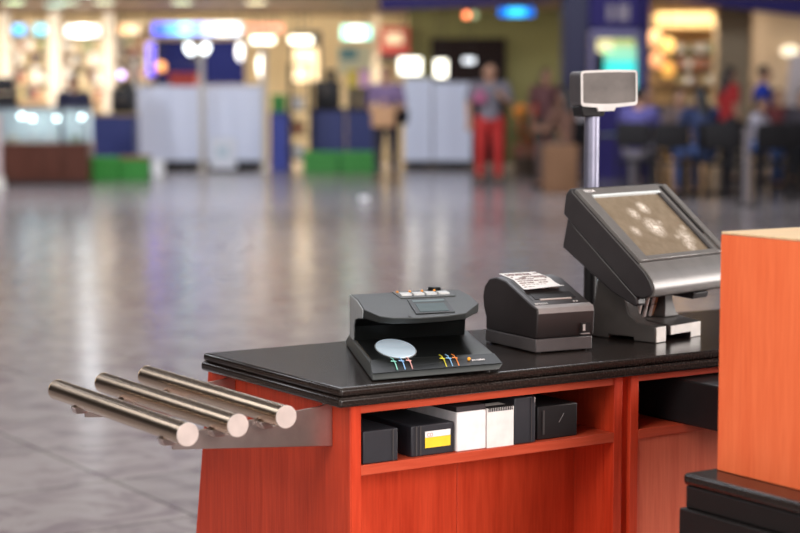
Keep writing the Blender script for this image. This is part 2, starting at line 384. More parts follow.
marks = [(.176, (.30, .75, .62)), (.236, (.30, .55, .90)), (.292, (.85, .45, .42)), (.555, (.80, .72, .05)), (.603, (.30, .58, .90)), (.652, (.90, .28, .06))]
for k, (s, col) in enumerate(marks):
    mk = MB()
    mk.path([D(s-.012, .072, .7712), D(s-.004, .056, .7712), D(s+.004, .034, .7660), D(s+.008, .014, .7580)], .0009, 6)
    mk.path([D(s-.022, .046, .7690), D(s+.012, .042, .7682)], .0010, 6)
    obj('colour_mark', mk, mat('mark_%d' % k, col, .5), t)
obj('logo_dot', MB().ball(D(.752, .034, .7665), (.0035, .0022, .0035)), mat('logo_orange', (.95, .40, .02), .5), t)
lt = lettering('lettering', 'pro intellect', .0066, t, WHITE, D(.772, .027, .7640), (R(30), 0, R(-11)), .80)
for (s, m) in ((.1, .06), (.9, .06), (.1, .43), (.9, .43)):
    q = D(s, m, .74); obj('foot', MB().tube((q[0], q[1], .0003), (q[0], q[1], .006), .010), BLACK, t)
# ------------------------------------------------------------------ receipt printer
PY = R(-5)
t = thing('receipt_printer', 'black receipt printer with a printed paper slip lying on top', 'printer', L(.548, .155, .74), TH+PY)
W, Dp = .136, .205
obj('base', MB().box((0, 0, .0025), (W-.002, Dp-.01, .029)), PRNLOW, t, bevel=.002)
pf = [(.0, .0295), (-.003, .036), (-.006, .083), (-.004, .0905), (.010, .0945), (.115, .1355), (.150, .1400), (.178, .1350), (.198, .119), (.205, .096), (.201, .072), (.192, .054), (.192, .0295)]
obj('body', MB().prism(pf, -.001, W, 'x'), WARMBLK, t, bevel=.003, seg=3)
obj('front_edge', MB().prism([(-.0066, .080), (-.0048, .0912), (.009, .0957), (.011, .0952), (.000, .089), (-.004, .079)], .002, W-.003, 'x'), LEDGE, t, bevel=.0008)
def ps(x0, x1, y0, y1, h, lift=0):        # plate on the sloping top
    f = lambda y: .0945+(y-.010)*.3905
    return MB().prism([(y0, f(y0)+.0002+lift), (y1, f(y1)+.0002+lift), (y1, f(y1)+h+lift), (y0, f(y0)+h+lift)], x0, x1, 'x')
obj('paper_slot', ps(.020, .116, .034, .058, .0012), BLACK, t)
obj('cutter', ps(.030, .104, .030, .0335, .0016), STEEL_CAP, t)
obj('cover_seam', ps(.010, .0125, .030, .112, .0006), BLACK, t)
for k, tx in enumerate((.100, .107)): obj('indicator', ps(tx, tx+.004, .018, .021, .0008), SILVER, t)
lettering('lettering', 'EPSON', .0085, t, SILVER, (.008, .0145, .0968), (R(21.3), 0, 0), 1.15)
f = obj('power_switch', MB().box((W-.034, -.0064, .036), (W-.012, -.0040, .057)), BLACK, t)
obj('rocker', MB().box((W-.029, -.0078, .041), (W-.024, -.0066, .054)), SILVER, f)
obj('switch_sill', MB().box((W-.034, -.0082, .034), (W-.013, -.0042, .0365)), LEDGE, f)
for x in (.012, W-.014):
    for y in (.012, Dp-.025): obj('foot', MB().tube((x, y, .0003), (x, y, .0024), .006), BLACK, t)
# paper slip resting on the printer
sl = thing('receipt_slip', 'white printed receipt slip on the black printer top', 'receipt', L(.548, .155, .74), TH+PY)
top = lambda y: (.0945+(y-.010)*.3905 if y < .115 else .1355+(y-.115)*.1286)
pts = [.062, .075, .095, .112, .118, .135, .150, .172]
mb = MB(); ra = []
for y in pts:
    z = top(y)+.0012+(.006 if y == .062 else 0); ra.append([(.018, y, z), (.106, y, z+(.004 if y < .08 else 0)), (.106, y, z+.0005+(.004 if y < .08 else 0)), (.018, y, z+.0005)])
mb.loft(ra); obj('paper', mb, PAPER, sl)
INK = mat('receipt_ink', (.30, .22, .21), .6)
for k in range(11):
    y0 = .072+k*.0083; ln = MB(); x = .023
    while x < .098:
        wd = random.choice((.004, .007, .011, .015)); 
        if random.random() < .62:
            zb = top(y0)+.0019; ln.box((x, y0, zb), (min(x+wd, .102), y0+.0035, zb+.0016))
        x += wd+.003
    obj('printed_line', ln, INK, sl)
# ------------------------------------------------------------------ touchscreen till
TY = R(13.957); tu, tv = .8101, .135
t = thing('touchscreen_till', 'grey touchscreen till with dusty tilted screen on a splayed stand', 'till', L(tu, tv, .74), TH+TY)
z0 = .74
upper = [(-.046, .858), (-.044, .866), (-.038, .879), (-.026, .8945), (-.010, .9085), (.158, 1.0495), (.160, 1.0560), (.167, 1.0575), (.178, 1.0450), (.184, 1.0034), (.150, .9740), (.000, .8440), (-.020, .8400), (-.040, .8465)]
lower = [(.176, .9965), (.189, .9330), (.061, .8484), (.003, .8225), (-.006, .8250), (-.004, .8420), (.150, .9735)]
XA, XB = -.035, .281
ux = lambda q: [(a, b-z0) for a, b in q]
obj('housing', MB().prism(ux(upper), XA, XB, 'x'), TERM_DK, t, bevel=.005, seg=3)
obj('rear_housing', MB().prism(ux(lower), XA+.004, XA+.034, 'x'), TERM_DK, t, bevel=.004)
low2 = [(.176, .9965), (.189, .9330), (.120, .880), (.060, .868), (.010, .853), (-.004, .8455), (.150, .9735)]
obj('rear_housing', MB().prism(ux(low2), XA+.0345, XB-.02, 'x'), TERM_DK, t, bevel=.004)
# bezel: a skin that wraps the front from lip to top edge, with an opening for the screen
ca, sa = math.cos(R(40.011)), math.sin(R(40.011))
def SCR(a, h, n=0): return (a, h*ca-n*sa, .92106-z0+h*sa+n*ca)   # a across, h up the slope, n out of the glass
SW, SHH = .2458, .1843
bz = MB()
def slab4(a0, a1, h0, h1, n0, n1):
    bz.loft([[SCR(a0, h0, n0), SCR(a1, h0, n0), SCR(a1, h1, n0), SCR(a0, h1, n0)], [SCR(a0, h0, n1), SCR(a1, h0, n1), SCR(a1, h1, n1), SCR(a0, h1, n1)]])
slab4(XA+.003, 0, -.012, SHH+.02, -.003, .0055); slab4(SW, XB-.003, -.012, SHH+.02, -.003, .0055)
slab4(0, SW, SHH, SHH+.02, -.003, .0055); slab4(0, SW, -.012, 0, -.003, .0055)
obj('bezel', bz, TERM_FR, t, bevel=.0012)
lipc = [(-.0105, .9125), (-.016, .907), (-.029, .8955), (-.041, .881), (-.0475, .867), (-.049, .857), (-.044, .8462), (-.030, .842), (-.030, .850), (-.040, .860), (-.033, .877), (-.010, .899), (.000, .9075)]
obj('front_lip', MB().prism(ux(lipc), XA+.0025, XB-.002, 'x'), TERM_FR, t, bevel=.001)
def screen_mat():
    m = bpy.data.materials.new('dusty_screen'); m.use_nodes = True; nt = m.node_tree; b = nt.nodes['Principled BSDF']; K = nt.links.new
    tc = nt.nodes.new('ShaderNodeTexCoord')
    n1 = nt.nodes.new('ShaderNodeTexNoise'); n1.inputs['Scale'].default_value = 55; n1.inputs['Detail'].default_value = 8
    r1 = nt.nodes.new('ShaderNodeValToRGB'); r1.color_ramp.elements[0].position = .25; r1.color_ramp.elements[1].position = .8
    r1.color_ramp.elements[0].color = (.165, .122, .078, 1); r1.color_ramp.elements[1].color = (.235, .182, .125, 1)
    K(tc.outputs['Object'], n1.inputs[0]); K(n1.outputs[0], r1.inputs[0])
    prev = r1.outputs[0]
    n2 = nt.nodes.new('ShaderNodeTexNoise'); n2.inputs['Scale'].default_value = 160; n2.inputs['Detail'].default_value = 5; K(tc.outputs['Object'], n2.inputs[0])
    # smudges of dust, each a soft spot round a point on the glass
    for (a, h, rad, amt) in ((.118, .098, .034, .75), (.140, .158, .022, .7), (.090, .142, .021, .55), (.045, .092, .019, .45), (.195, .062, .028, .5), (.180, .036, .022, .5), (.150, .110, .010, .4), (.215, .090, .012, .4), (.165, .065, .010, .35)):
        p = SCR(a+.002, h-.018)
        d = nt.nodes.new('ShaderNodeVectorMath'); d.operation = 'DISTANCE'; d.inputs[1].default_value = p; K(tc.outputs['Object'], d.inputs[0])
        mr = nt.nodes.new('ShaderNodeMapRange'); mr.inputs[1].default_value = rad; mr.inputs[2].default_value = rad*.1; K(d.outputs['Value'], mr.inputs[0])
        mu = nt.nodes.new('ShaderNodeMath'); mu.operation = 'MULTIPLY'; K(mr.outputs[0], mu.inputs[0])
        r2 = nt.nodes.new('ShaderNodeMapRange'); r2.inputs[1].default_value = .36; r2.inputs[2].default_value = .68; r2.inputs[3].default_value = amt*.35; r2.inputs[4].default_value = min(1, amt*1.5); K(n2.outputs[0], r2.inputs[0]); K(r2.outputs[0], mu.inputs[1])
        mx = nt.nodes.new('ShaderNodeMix'); mx.data_type = 'RGBA'; K(mu.outputs[0], mx.inputs[0]); K(prev, mx.inputs[6]); mx.inputs[7].default_value = (.88, .78, .68, 1)
        prev = mx.outputs[2]
    K(prev, b.inputs['Base Color']); b.inputs['Roughness'].default_value = .45; b.inputs['Specular IOR Level'].default_value = .3
    return m
sm = MB(); sm.loft([[SCR(0, 0, -.0025), SCR(SW, 0, -.0025), SCR(SW, SHH, -.0025), SCR(0, SHH, -.0025)], [SCR(0, 0, .0012), SCR(SW, 0, .0012), SCR(SW, SHH, .0012), SCR(0, SHH, .0012)]])
obj('screen', sm, screen_mat(), t)
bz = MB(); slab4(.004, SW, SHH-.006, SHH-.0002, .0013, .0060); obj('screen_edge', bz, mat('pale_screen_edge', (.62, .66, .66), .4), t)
bz = MB(); slab4(SW-.010, SW-.0005, 0, SHH-.007, .0013, .0058); obj('screen_edge', bz, GREYBLK, t, label='dark right edge strip of the screen')
bz = MB(); slab4(SW+.0105, SW+.0165, .045, SHH+.012, .0056, .0066); obj('card_slot', bz, BLACK, t)
bz = MB(); slab4(SW+.018, XB-.002, -.006, SHH+.012, .0056, .0125); obj('card_reader', bz, TERM_FR, t, bevel=.002)
p = SCR(-.014, SHH+.0075, .0060)
lettering('lettering', 'TEYSA', .0105, t, WHITE, p, (R(40), 0, 0), 1.25)
obj('cable_port', MB().prism([(.010, .079), (.060, .083), (.072, .098), (.040, .110), (.005, .092)], .19, .245, 'x'), TERM_DK, t, bevel=.002)
STAND = mat('stand_grey', (.075, .066, .062), .42)
# stand: two splayed feet with a cable gap between
lp = [(.000, .0004), (.000, .0335), (.012, .0350), (.045, .0400), (.066, .055), (.078, .085), (.080, .120), (.135, .150), (.150, .120), (.158, .075), (.175, .045), (.1795, .034), (.1795, .0004), (.120, .0004), (.120, .008), (.055, .008), (.055, .0004)]
obj('stand', MB().prism(lp, .041, .078, 'x'), STAND, t, bevel=.0025)
rp_ = [(.000, .012), (.000, .0320), (.012, .0345), (.045, .0390), (.070, .0410), (.1795, .034), (.1795, .0004), (.140, .0004), (.140, .012)]
obj('stand', MB().prism(rp_, .0925, .206, 'x'), STAND, t, bevel=.0025)
obj('stand_upright', MB().prism([(.146, .0412), (.204, .0395), (.190, .050), (.178, .070), (.172, .095), (.170, .128), (.150, .128)], .050, .108, 'y'), STAND, t, bevel=.002)
obj('foot_block', MB().box((.168, .0006, .0004), (.206, .14, .0125)), TERM_DK, t)
fc = obj('foot_front', MB().box((.0425, -.0022, .001), (.0765, -.0004, .0330)), TERM_FOOT, t, bevel=.0012)
obj('foot_front', MB().prism([(.0945, .0130), (.0945, .0315), (.2045, .0320), (.2045, .001), (.1685, .001), (.1685, .0130)], -.0022, -.0004, 'y'), TERM_FOOT, t, bevel=.0006)
obj('stand_spine', MB().box((.066, .110, .035), (.180, .150, .165)), TERM_DK, t, bevel=.004)
for k, (xc, m_) in enumerate(((.088, SILVER), (.099, BLACK), (.110, SILVER), (.121, BLACK), (.131, SILVER), (.141, mat('tan_cable', (.45, .25, .13), .5)))):
    obj('cable', MB().path([(xc, .078+.004*(k % 2), .046), (xc-.004, .070, .070), (xc+.003, .068, .095), (xc+.006, .078, .122)], .0048, 8), m_, t)
# ------------------------------------------------------------------ pole display
t = thing('pole_display', 'grey customer display panel on a tall metal pole behind the till', 'customer display', L(.927, .453, .74), 0)
obj('base_plate', MB().tube((0, 0, .0003), (0, 0, .010), .048, .042, 40), BLACK, t, bevel=.002)
obj('pole_sleeve', MB().tube((0, 0, .010), (0, 0, .235), .0150, .0150, 32), BLACK, t)
obj('pole', MB().tube((0, 0, .20), (0, 0, .486), .0168, .0168, 40), POLE, t)
HD = bpy.data.objects.new('display_head', None)
def hd(mb):  # head turned to its own heading and slightly tipped
    M = Matrix.Translation((-.012, 0, .4555)) @ Matrix.Rotation(R(23), 4, 'Z') @ Matrix.Rotation(R(-1.2), 4, 'Y')
    bmesh.ops.transform(mb.bm, matrix=M, verts=mb.bm.verts[:]); return mb
def rrect(x0, x1, z0, z1, r, bow=0):
    o = []
    for cx, cz, a0 in ((x1-r, z1-r, 0), (x0+r, z1-r, 90), (x0+r, z0+r, 180), (x1-r, z0+r, 270)):
        for k in range(5):
            a = R(a0+k*22.5); o.append((cx+r*math.cos(a), cz+r*math.sin(a)))
        if a0 == 180:
            for k in range(1, 8):
                s = k/8; o.append((x0+r+(x1-x0-2*r)*s, z0-bow*math.sin(math.pi*s)))
        if a0 == 0:
            for k in range(1, 8):
                s = k/8; o.append((x1-r-(x1-x0-2*r)*s, z1+bow*.35*math.sin(math.pi*s)))
    return o
fx0, fx1, fz0, fz1 = -.031, .110, .031, .1085
FY = -.030
obj('display_case', hd(MB().prism(rrect(fx0+.002, fx1-.002, fz0+.001, fz1-.001, .010, .003), FY+.0005, FY+.056, 'y')), mat('display_grey', (.085, .075, .08), .4), t, bevel=.003)
def frame(o, i, y0, y1):
    mb = MB(); n = len(o)
    a = [mb.bm.verts.new((x, y0, z)) for x, z in o]; b = [mb.bm.verts.new((x, y0, z)) for x, z in i]
    c = [mb.bm.verts.new((x, y1, z)) for x, z in o]; d = [mb.bm.verts.new((x, y1, z)) for x, z in i]
    for k in range(n):
        j = (k+1) % n
        for q in ((a[k], a[j], b[j], b[k]), (c[k], d[k], d[j], c[j]), (a[k], c[k], c[j], a[j]), (b[k], b[j], d[j], d[k])): mb.bm.faces.new(q)
    return mb
obj('display_frame', hd(frame(rrect(fx0, fx1, fz0, fz1, .008, .004), rrect(fx0+.0045, fx1-.0040, fz0+.0075, fz1-.0050, .004, .003), FY-.004, FY)), SILVER, t)
obj('display_window', hd(MB().prism(rrect(fx0+.004, fx1-.0035, fz0+.007, fz1-.0045, .004, .003), FY-.0020, FY-.0002, 'y')),
    mat('smoky_window', (.15, .13, .12), .32, noise=(25, .18, (1, 1, 1))), t)
obj('neck', hd(MB().prism([(.012, .0195), (.052, .0195), (.058, .030), (.008, .030)], FY-.003, FY+.004, 'y')), SILVER, t, bevel=.001)
obj('neck_socket', hd(MB().prism([(-.022, .008), (.030, .008), (.040, .031), (-.026, .031)], FY+.0045, FY+.050, 'y')), BLACK, t, bevel=.003)
bpy.data.objects.remove(HD)

# ================================================================== podium in front
t = thing('podium_plinth', 'black stone ledge with stepped edge under the orange wooden box', 'plinth', L(.375, -.470, 0), TH)
obj('top_slab', MB().box((0, -1.30, .6115), (1.0, 0, .6315)), GRANITE, t, bevel=.007, seg=4)
obj('plinth_body', MB().box((.004, -1.30, .5735), (1.0, -.004, .611)), mat('plinth_black', (.010, .008, .008), .55, spec=.3), t, bevel=.003)
obj('plinth_base', MB().box((-.004, -1.30, 0), (1.0, .003, .573)), MATS['plinth_black'], t, bevel=.003)
t = thing('wooden_box', 'tall orange wood grain box with pale top standing on the black ledge', 'box', L(.436, -.487, .632), TH)
obj('side_panel', MB().box((0, -1.2, 0), (.018, 0, .3915)), ORANGE, t, bevel=.001)
obj('back_panel', MB().box((.0185, -.018, 0), (.80, 0, .3915)), ORANGE, t, bevel=.001)
obj('side_panel', MB().box((.782, -1.2, 0), (.80, -.0185, .3915)), ORANGE, t, bevel=.001)
obj('top_board', MB().box((.0005, -1.2, .392), (.7995, -.0005, .3965)), PALE_TOP, t, bevel=.001)

# ================================================================== the shops across the hall
def span(x0, y0, x1, y1, Y, d, base=None, floor_=False):
    a = at(x0, y1, Y); b = at(x1, y0, Y)
    lo = Vector((a.x, Y, 0 if floor_ else a.z)); hi = Vector((b.x, Y+d, b.z))
    if base is not None: lo -= Vector(base); hi -= Vector(base)
    return lo, hi
def block(name, m, parent, x0, y0, x1, y1, Y, d, floor_=False, bevel=.01, **k):
    lo, hi = span(x0, y0, x1, y1, Y, d, parent.location if parent else None, floor_)
    return obj(name, MB().box(lo, hi), m, parent, bevel=bevel, **k)
def glow(name, col, s): return mat(name, tuple(.6*c for c in col), .5, emit=col, strength=s)
GLOW_W = glow('warm_white_light', (1, .93, .78), 9)
GLOW_C = glow('cool_white_light', (.86, .95, 1), 4)
CREAM = mat('cream_paint', (.86, .72, .52), .6)
WHITEP = mat('white_post_paint', (.66, .61, .54), .5)
PIER = mat('pier_cream_paint', (.50, .45, .39), .6)
NAVY = mat('navy_panel', (.018, .028, .16), .45)
GREEN = mat('green_trough', (.035, .26, .030), .5)
SILVERP = mat('pale_steel_panel', (.76, .80, .97), .42, .05)
DKGREY = mat('dark_grey_metal', (.016, .014, .015), .6, spec=.25)
BROWN = mat('brown_leather', (.30, .15, .07), .5)
OLIVE = mat('olive_wall_paint', (.15, .145, .055), .8)
PURPLE = mat('purple_navy_paint', (.040, .030, .15), .7, spec=.2)

def root(name, label, cat, x, y, Y, group=None, ground=True):
    p = at(x, y, Y); return thing(name, label, cat, (p.x, Y, 0 if ground else p.z), 0, group)

# columns and posts between the shop fronts
for i, (x0, x1, Y, lab, m) in enumerate(((0, 9, 34.0, 'cream wall pier at the left end of the shop shelves', PIER), (49, 60, 34.0, 'cream wall pier between the two lit shelf bays', PIER),
                                (104, 114, 34.0, 'cream wall pier right of the second shelf bay', PIER))):
    o = struct('trim_%d' % (i+1), MB().box(*[(lambda q: q)(v) for v in span(x0, 12, x1, 100, Y, .4, None, True)]), m, bevel=.02)
struct('trim_4', MB().box(*span(372, 14, 380, 110, 34, .4, None, True)), CREAM)
struct('wall_recess', MB().box(*span(408, 8, 562, 150, 33.6, .3, None, True)), OLIVE)
struct('door_1', MB().box(*span(431, 38, 506, 150, 33.4, .19, None, True)), mat('dark_doorway', (.012, .008, .009), .9, spec=.1))
struct('wall_right_shop_pier', MB().box(*span(716, -6, 752, 150, 31.5, .5, None, True)), mat('beige_pier', (.44, .34, .22), .7), bevel=.03)
struct('wall_right_shop', MB().box(*span(752, -6, 830, 150, 33, .3, None, True)), mat('peach_wall', (.60, .46, .33), .7))
# curved purple bulkhead edge hanging over the hall
arc = []
for k in range(21):
    x = 380+k*30; yb = 10-.05*(x-380) if x < 560 else -3+max(0, (x-640))*.115
    arc.append((x, min(yb, 17)))
pa = [at(x, y, 29.3) for x, y in arc]
poly = [(p.x, p.z) for p in pa]+[(pa[-1].x, 2.815), (pa[0].x, 2.815)]
poly = [(a, min(b, 2.80)) for a, b in poly]
struct('trim_5', MB().prism(poly, 29.25, 29.55, 'y'), PURPLE)

# ---- lit shelf bays with goods
PK = [mat('goods_%d' % i, c, .5) for i, c in enumerate(((.62, .60, .56), (.40, .32, .16), (.32, .11, .06), (.55, .44, .28), (.08, .07, .07), (.72, .70, .68), (.20, .26, .13), (.14, .08, .06)))]
def bay(label, x0, x1, rows, Y, sign=None):
    t = root('shelf_unit', label, 'shelves', (x0+x1)/2, 100, Y)
    lo, hi = span(x0, 20, x1, 128, Y, .05, t.location, True)
    obj('back', MB().box((lo.x, .42, 0), (hi.x, .46, hi.z)), CREAM, t)
    for sx in (lo.x, hi.x-.04): obj('upright', MB().box((sx, 0, 0), (sx+.04, .419, hi.z)), CREAM, t)
    for y in rows:
        z = at(0, y, Y).z; obj('shelf', MB().box((lo.x+.041, 0, z-.03), (hi.x-.041, .419, z)), mat('shelf_board', (.52, .40, .26), .5), t)
    return t
def goods(x0, x1, y, Y, n, label, group, hmin=6, hmax=14):
    z = at(0, y, Y).z; wpx = (x1-x0)/n
    for k in range(n):
        a = at(x0+k*wpx+.6, y, Y).x; b = at(x0+(k+1)*wpx-.6, y, Y).x; h = random.uniform(hmin, hmax)/FPX*Y
        t = thing('goods_box', label, 'box', ((a+b)/2, Y+.05, z+.001), 0, group)
        m = random.choice(PK); hw = (b-a)/2
        obj('body', MB().box((-hw, 0, 0), (hw, .22, h)), m, t, bevel=.008)
        obj('lid', MB().box((-hw, 0, h+.001), (hw, .22, h*1.12)), PK[(PK.index(m)+3) % 8], t)
bay('tall cream shelf bay under the cyan signs at the far left', 8, 49, (50, 64, 82, 100), 34.3)
goods(10, 47, 50, 34.3, 5, 'packet on the lit shelves under the cyan signs', 'packets under the cyan signs')
goods(10, 47, 64, 34.3, 6, 'packet on the lit shelves under the cyan signs', 'packets under the cyan signs')
goods(10, 47, 82, 34.3, 5, 'packet on the lit shelves under the cyan signs', 'packets under the cyan signs')
goods(10, 47, 100, 34.3, 5, 'packet on the lit shelves under the cyan signs', 'packets under the cyan signs', 8, 15)
bay('tall cream shelf bay under the long white sign', 61, 104, (50, 65, 84, 100), 34.3)
goods(63, 102, 50, 34.3, 4, 'packet on the lit shelves under the long white sign', 'packets under the white sign', 5, 9)
goods(63, 102, 65, 34.3, 6, 'packet on the lit shelves under the long white sign', 'packets under the white sign')
goods(63, 102, 84, 34.3, 5, 'packet on the lit shelves under the long white sign', 'packets under the white sign', 8, 15)
goods(63, 102, 100, 34.3, 5, 'packet on the lit shelves under the long white sign', 'packets under the white sign', 8, 13)
bay('cream shelf bay left of the blue neon shop front', 114, 146, (44, 60, 78, 100), 34.3)
goods(116, 144, 44, 34.3, 4, 'packet on the shelves beside the blue shop front', 'packets beside the blue shop front', 6, 10)
goods(116, 144, 60, 34.3, 4, 'packet on the shelves beside the blue shop front', 'packets beside the blue shop front')
goods(116, 144, 78, 34.3, 4, 'packet on the shelves beside the blue shop front', 'packets beside the blue shop front')
goods(116, 144, 100, 34.3, 4, 'packet on the shelves beside the blue shop front', 'packets beside the blue shop front', 8, 15)

# ---- illuminated signs: a case with a glowing face
def sign(label, x0, y0, x1, y1, Y, col, s, name='light_box_sign', halves=None, cat='sign', d=.12, group=None):
    t = root(name, label, cat, (x0+x1)/2, (y0+y1)/2, Y, group, ground=False)
    block('case', DKGREY if Y < 33 else CREAM, t, x0-.6, y0-.6, x1+.6, y1+.6, Y+.022, d)
    if halves:
        n = len(halves); wd = (x1-x0)/n
        for k, (c, q) in enumerate(halves): block('lit_face', glow('lit_%s_%d' % (label[:18], k), c, q), t, x0+k*wd, y0, x0+(k+1)*wd-.05, y1, Y, .02, bevel=0)
    else: block('lit_face', glow('lit_'+label[:24], col, s), t, x0, y0, x1, y1, Y, .02, bevel=0)
    zt_ = at(0, y0-.6, Y).z-t.location.z
    for fx in (-.3, .3):
        xx = fx*(x1-x0)/FPX*Y; obj('hanger', MB().tube((xx, .08, zt_), (xx, .08, 2.8195-t.location.z), .008, seg=8), DKGREY, t)
    return t
sign('small bright cyan light sign at the far left of the shelves', 13, 25, 25, 34, 33.9, (.0, .42, 1), 1.6)
sign('small pale turquoise light sign beside the bright cyan one', 35, 25, 46, 34, 33.9, (.08, .70, 1), 1.5)
sign('long white light sign above the second shelf bay', 66, 26, 99, 36, 33.9, None, 0, halves=[((.92, .98, 1), 2.4), ((1, 1, .98), 9), ((.9, .97, 1), 2)])
sign('small orange and cream light sign left of the blue shop front', 119, 25, 139, 34, 33.9, None, 0, halves=[((1, .6, .3), 1.1), ((.9, .75, .5), 1.1)])
sign('long glowing blue and white sign across the blue shop front', 153, 23, 241, 35, 33.2, None, 0, halves=[((.02, .08, 1), 1.7), ((.05, .28, 1), 1.8), ((.22, .75, 1), 1.7), ((.10, .25, 1), 1.7), ((.35, .5, 1), 1.7), ((.85, .92, 1), 1.6), ((.6, .75, 1), 1.6)])
sign('upright blue neon strip at the left edge of the blue shop front', 147.5, 43, 154, 76, 33.2, (.02, .02, 1), .9)
sign('red strip sign above the white lamps', 244, 24, 283, 32, 33.9, (1, .30, .20), .75)
sign('bright white light panel under the red strip sign', 251, 37, 274, 43, 33.6, (1, .96, .80), 4)
sign('bright white light panel right of the red strip sign', 290, 37, 312, 43, 33.6, (1, .93, .72), 4)
sign('rounded white and turquoise sign above the pale poster', 342, 26, 371, 39, 33.2, None, 0, halves=[((.25, .85, .75), 1.8), ((.8, 1, 1), 2.6), ((.9, 1, 1), 2.6), ((.25, .85, .75), 1.8)])
sign('glowing blue sign hanging above the olive wall', 499, 8, 534, 16, 31.5, None, 0, halves=[((.0, .18, .8), 1.8), ((.03, .5, 1), 2.6), ((.03, .5, 1), 2.6), ((.0, .18, .8), 1.8)])
# blue shop front: dark opening with heart-shaped white light
t = root('shop_front', 'dark shop front with blue trim behind the two steel counters', 'shop front', 200, 100, 33.45)
block('dark_opening', mat('dark_shop_interior', (.006, .008, .045), .95, spec=.05), t, 155, 40, 244, 84, 33.45, .1, bevel=0)
block('counter_back', mat('shop_counter_grey', (.12, .11, .12), .5), t, 146, 84.2, 262, 100, 33.45, .1, True, bevel=0)
t = root('heart_light', 'white heart-shaped light in the dark blue shop front', 'light', 197, 50, 33.3, ground=False)
k = 33.3/FPX
obj('lobe', MB().ball((-7.5*k, .05, 1*k), (4*k, .04, 6*k), Matrix.Rotation(R(-32), 3, 'Y')), GLOW_C, t)
obj('lobe', MB().ball((7.5*k, .05, 1*k), (4*k, .04, 6*k), Matrix.Rotation(R(32), 3, 'Y')), GLOW_C, t)
obj('backing', MB().tube((0, .10, -2*k), (0, .13, -2*k), 9*k), DKGREY, t)
t = root('white_lamp', 'tall glowing white lantern beside the blue shop front', 'lamp', 262, 66, 33.0, ground=False)
obj('shade', MB().ball((0, 0, 0), (4.5*k, 4.5*k, 12*k)), glow('lantern', (1, .97, .9), 2.6), t); obj('hook', MB().tube((0, 0, 12*k), (0, 0, 2.8195-t.location.z), .5*k), DKGREY, t)
t = root('white_lamp', 'small glowing white globe over the right steel counter', 'lamp', 240, 52, 33.0, ground=False)
obj('shade', MB().ball((0, 0, 0), (3.5*k, 3.5*k, 9*k)), glow('lantern2', (.92, .95, 1), 1.4), t); obj('hook', MB().tube((0, 0, 9*k), (0, 0, 2.8195-t.location.z), .5*k), DKGREY, t)
t = root('amber_lamp', 'small amber lamp in the dark blue shop front', 'lamp', 161, 67, 33.2, ground=False)
obj('shade', MB().ball((0, 0, 0), 5*k), glow('amber', (1, .4, .12), .9), t); obj('hook', MB().tube((0, 0, 5*k), (0, 0, 2.8195-t.location.z), .5*k), DKGREY, t)
t = root('violet_lamp', 'small violet light spot on the shelves left of the blue shop', 'lamp', 121.5, 75, 33.2, ground=False)
obj('shade', MB().ball((0, 0, 0), 3.2*k), glow('violet', (.6, .5, 1), 4), t); obj('hook', MB().tube((0, 0, 3.2*k), (0, 0, 2.8195-t.location.z), .5*k), DKGREY, t)

t = root('red_basket', 'red basket standing on the left steel counter', 'basket', 184, 168, 30.75); t.location.z = at(0, 86, 30.6).z
obj('basket', MB().loft([[(-.20, 0, .0), (.20, 0, 0), (.20, .3, 0), (-.20, .3, 0)], [(-.25, -.04, .22), (.25, -.04, .22), (.25, .34, .22), (-.25, .34, .22)]]), mat('basket_red', (.45, .05, .03), .5), t)
obj('handle', MB().path([(-.22, .15, .22), (-.15, .15, .36), (.15, .15, .36), (.22, .15, .22)], .012), DKGREY, t)
# ---- wooden display counter at the far left
t = root('display_counter', 'brown wooden display counter with a lit glass case, far left', 'display counter', 45, 180, 25.6)
block('base', DARKWOOD, t, -14, 143, 61, 180, 25.6, .45, True)
block('base', DARKWOOD, t, 61.6, 143, 87, 180, 25.6, .45, True)
block('plinth', DKGREY, t, -13, 181.5, 86, 184.6, 25.5, .08, True, bevel=0)
GLASS = mat('case_glass', (.85, .92, .95), .05, alpha=1, trans=.92)
for (a, b) in ((-14, 61), (61.6, 87)):
    lo, hi = span(a, 110, b, 142.6, 25.6, .45, t.location)
    obj('glass_front', MB().box((lo.x+.01, .01, lo.z+.01), (hi.x-.01, .018, hi.z-.01)), GLASS, t)
    obj('case_back', MB().box((lo.x, .42, lo.z), (hi.x, .45, hi.z)), mat('case_back_pale', (.55, .60, .62), .5), t)
    obj('case_top', MB().box((lo.x, 0, hi.z), (hi.x, .45, hi.z+.04)), mat('case_top_grey', (.10, .10, .12), .4), t)
    for xx in (lo.x, hi.x-.025): obj('case_post', MB().box((xx, .001, lo.z), (xx+.025, .03, hi.z)), DKGREY, t)
for k2, (x, y) in enumerate(((21.5, 116), (32, 118.5), (57, 118.5), (82, 117))):
    q = at(x, y, 25.75)-t.location
    obj('spot_lamp', MB().ball(q, .028, None, 12, 8), glow('spot', (.85, 1, 1), 60), t)
for (x, y, c, lab) in ((34, 133, 0, 'round pale cake inside the lit glass case'), (52, 133, 5, 'white cake on the right shelf of the wide glass case'), (12, 134, 3, 'beige cake at the left of the lit glass case'), (76, 134, 6, 'greenish cake in the narrow glass case')):
    p = at(x, 142.3, 25.82); c_ = thing('cake', lab, 'cake', (p.x, p.y, p.z), 0, 'cakes in the glass case')
    obj('sponge', MB().tube((0, 0, .001), (0, 0, .09), .085), PK[c], c_, bevel=.01); obj('icing', MB().ball((0, 0, .10), (.07, .07, .05)), PK[5], c_); obj('plate', MB().tube((0, 0, -.006), (0, 0, 0), .11), WHITE, c_)
t = root('cash_register', 'dark cash register on top of the brown display counter', 'cash register', 5, 108, 25.8, ground=False)
t.location.z = at(0, 110, 25.6).z+.0405
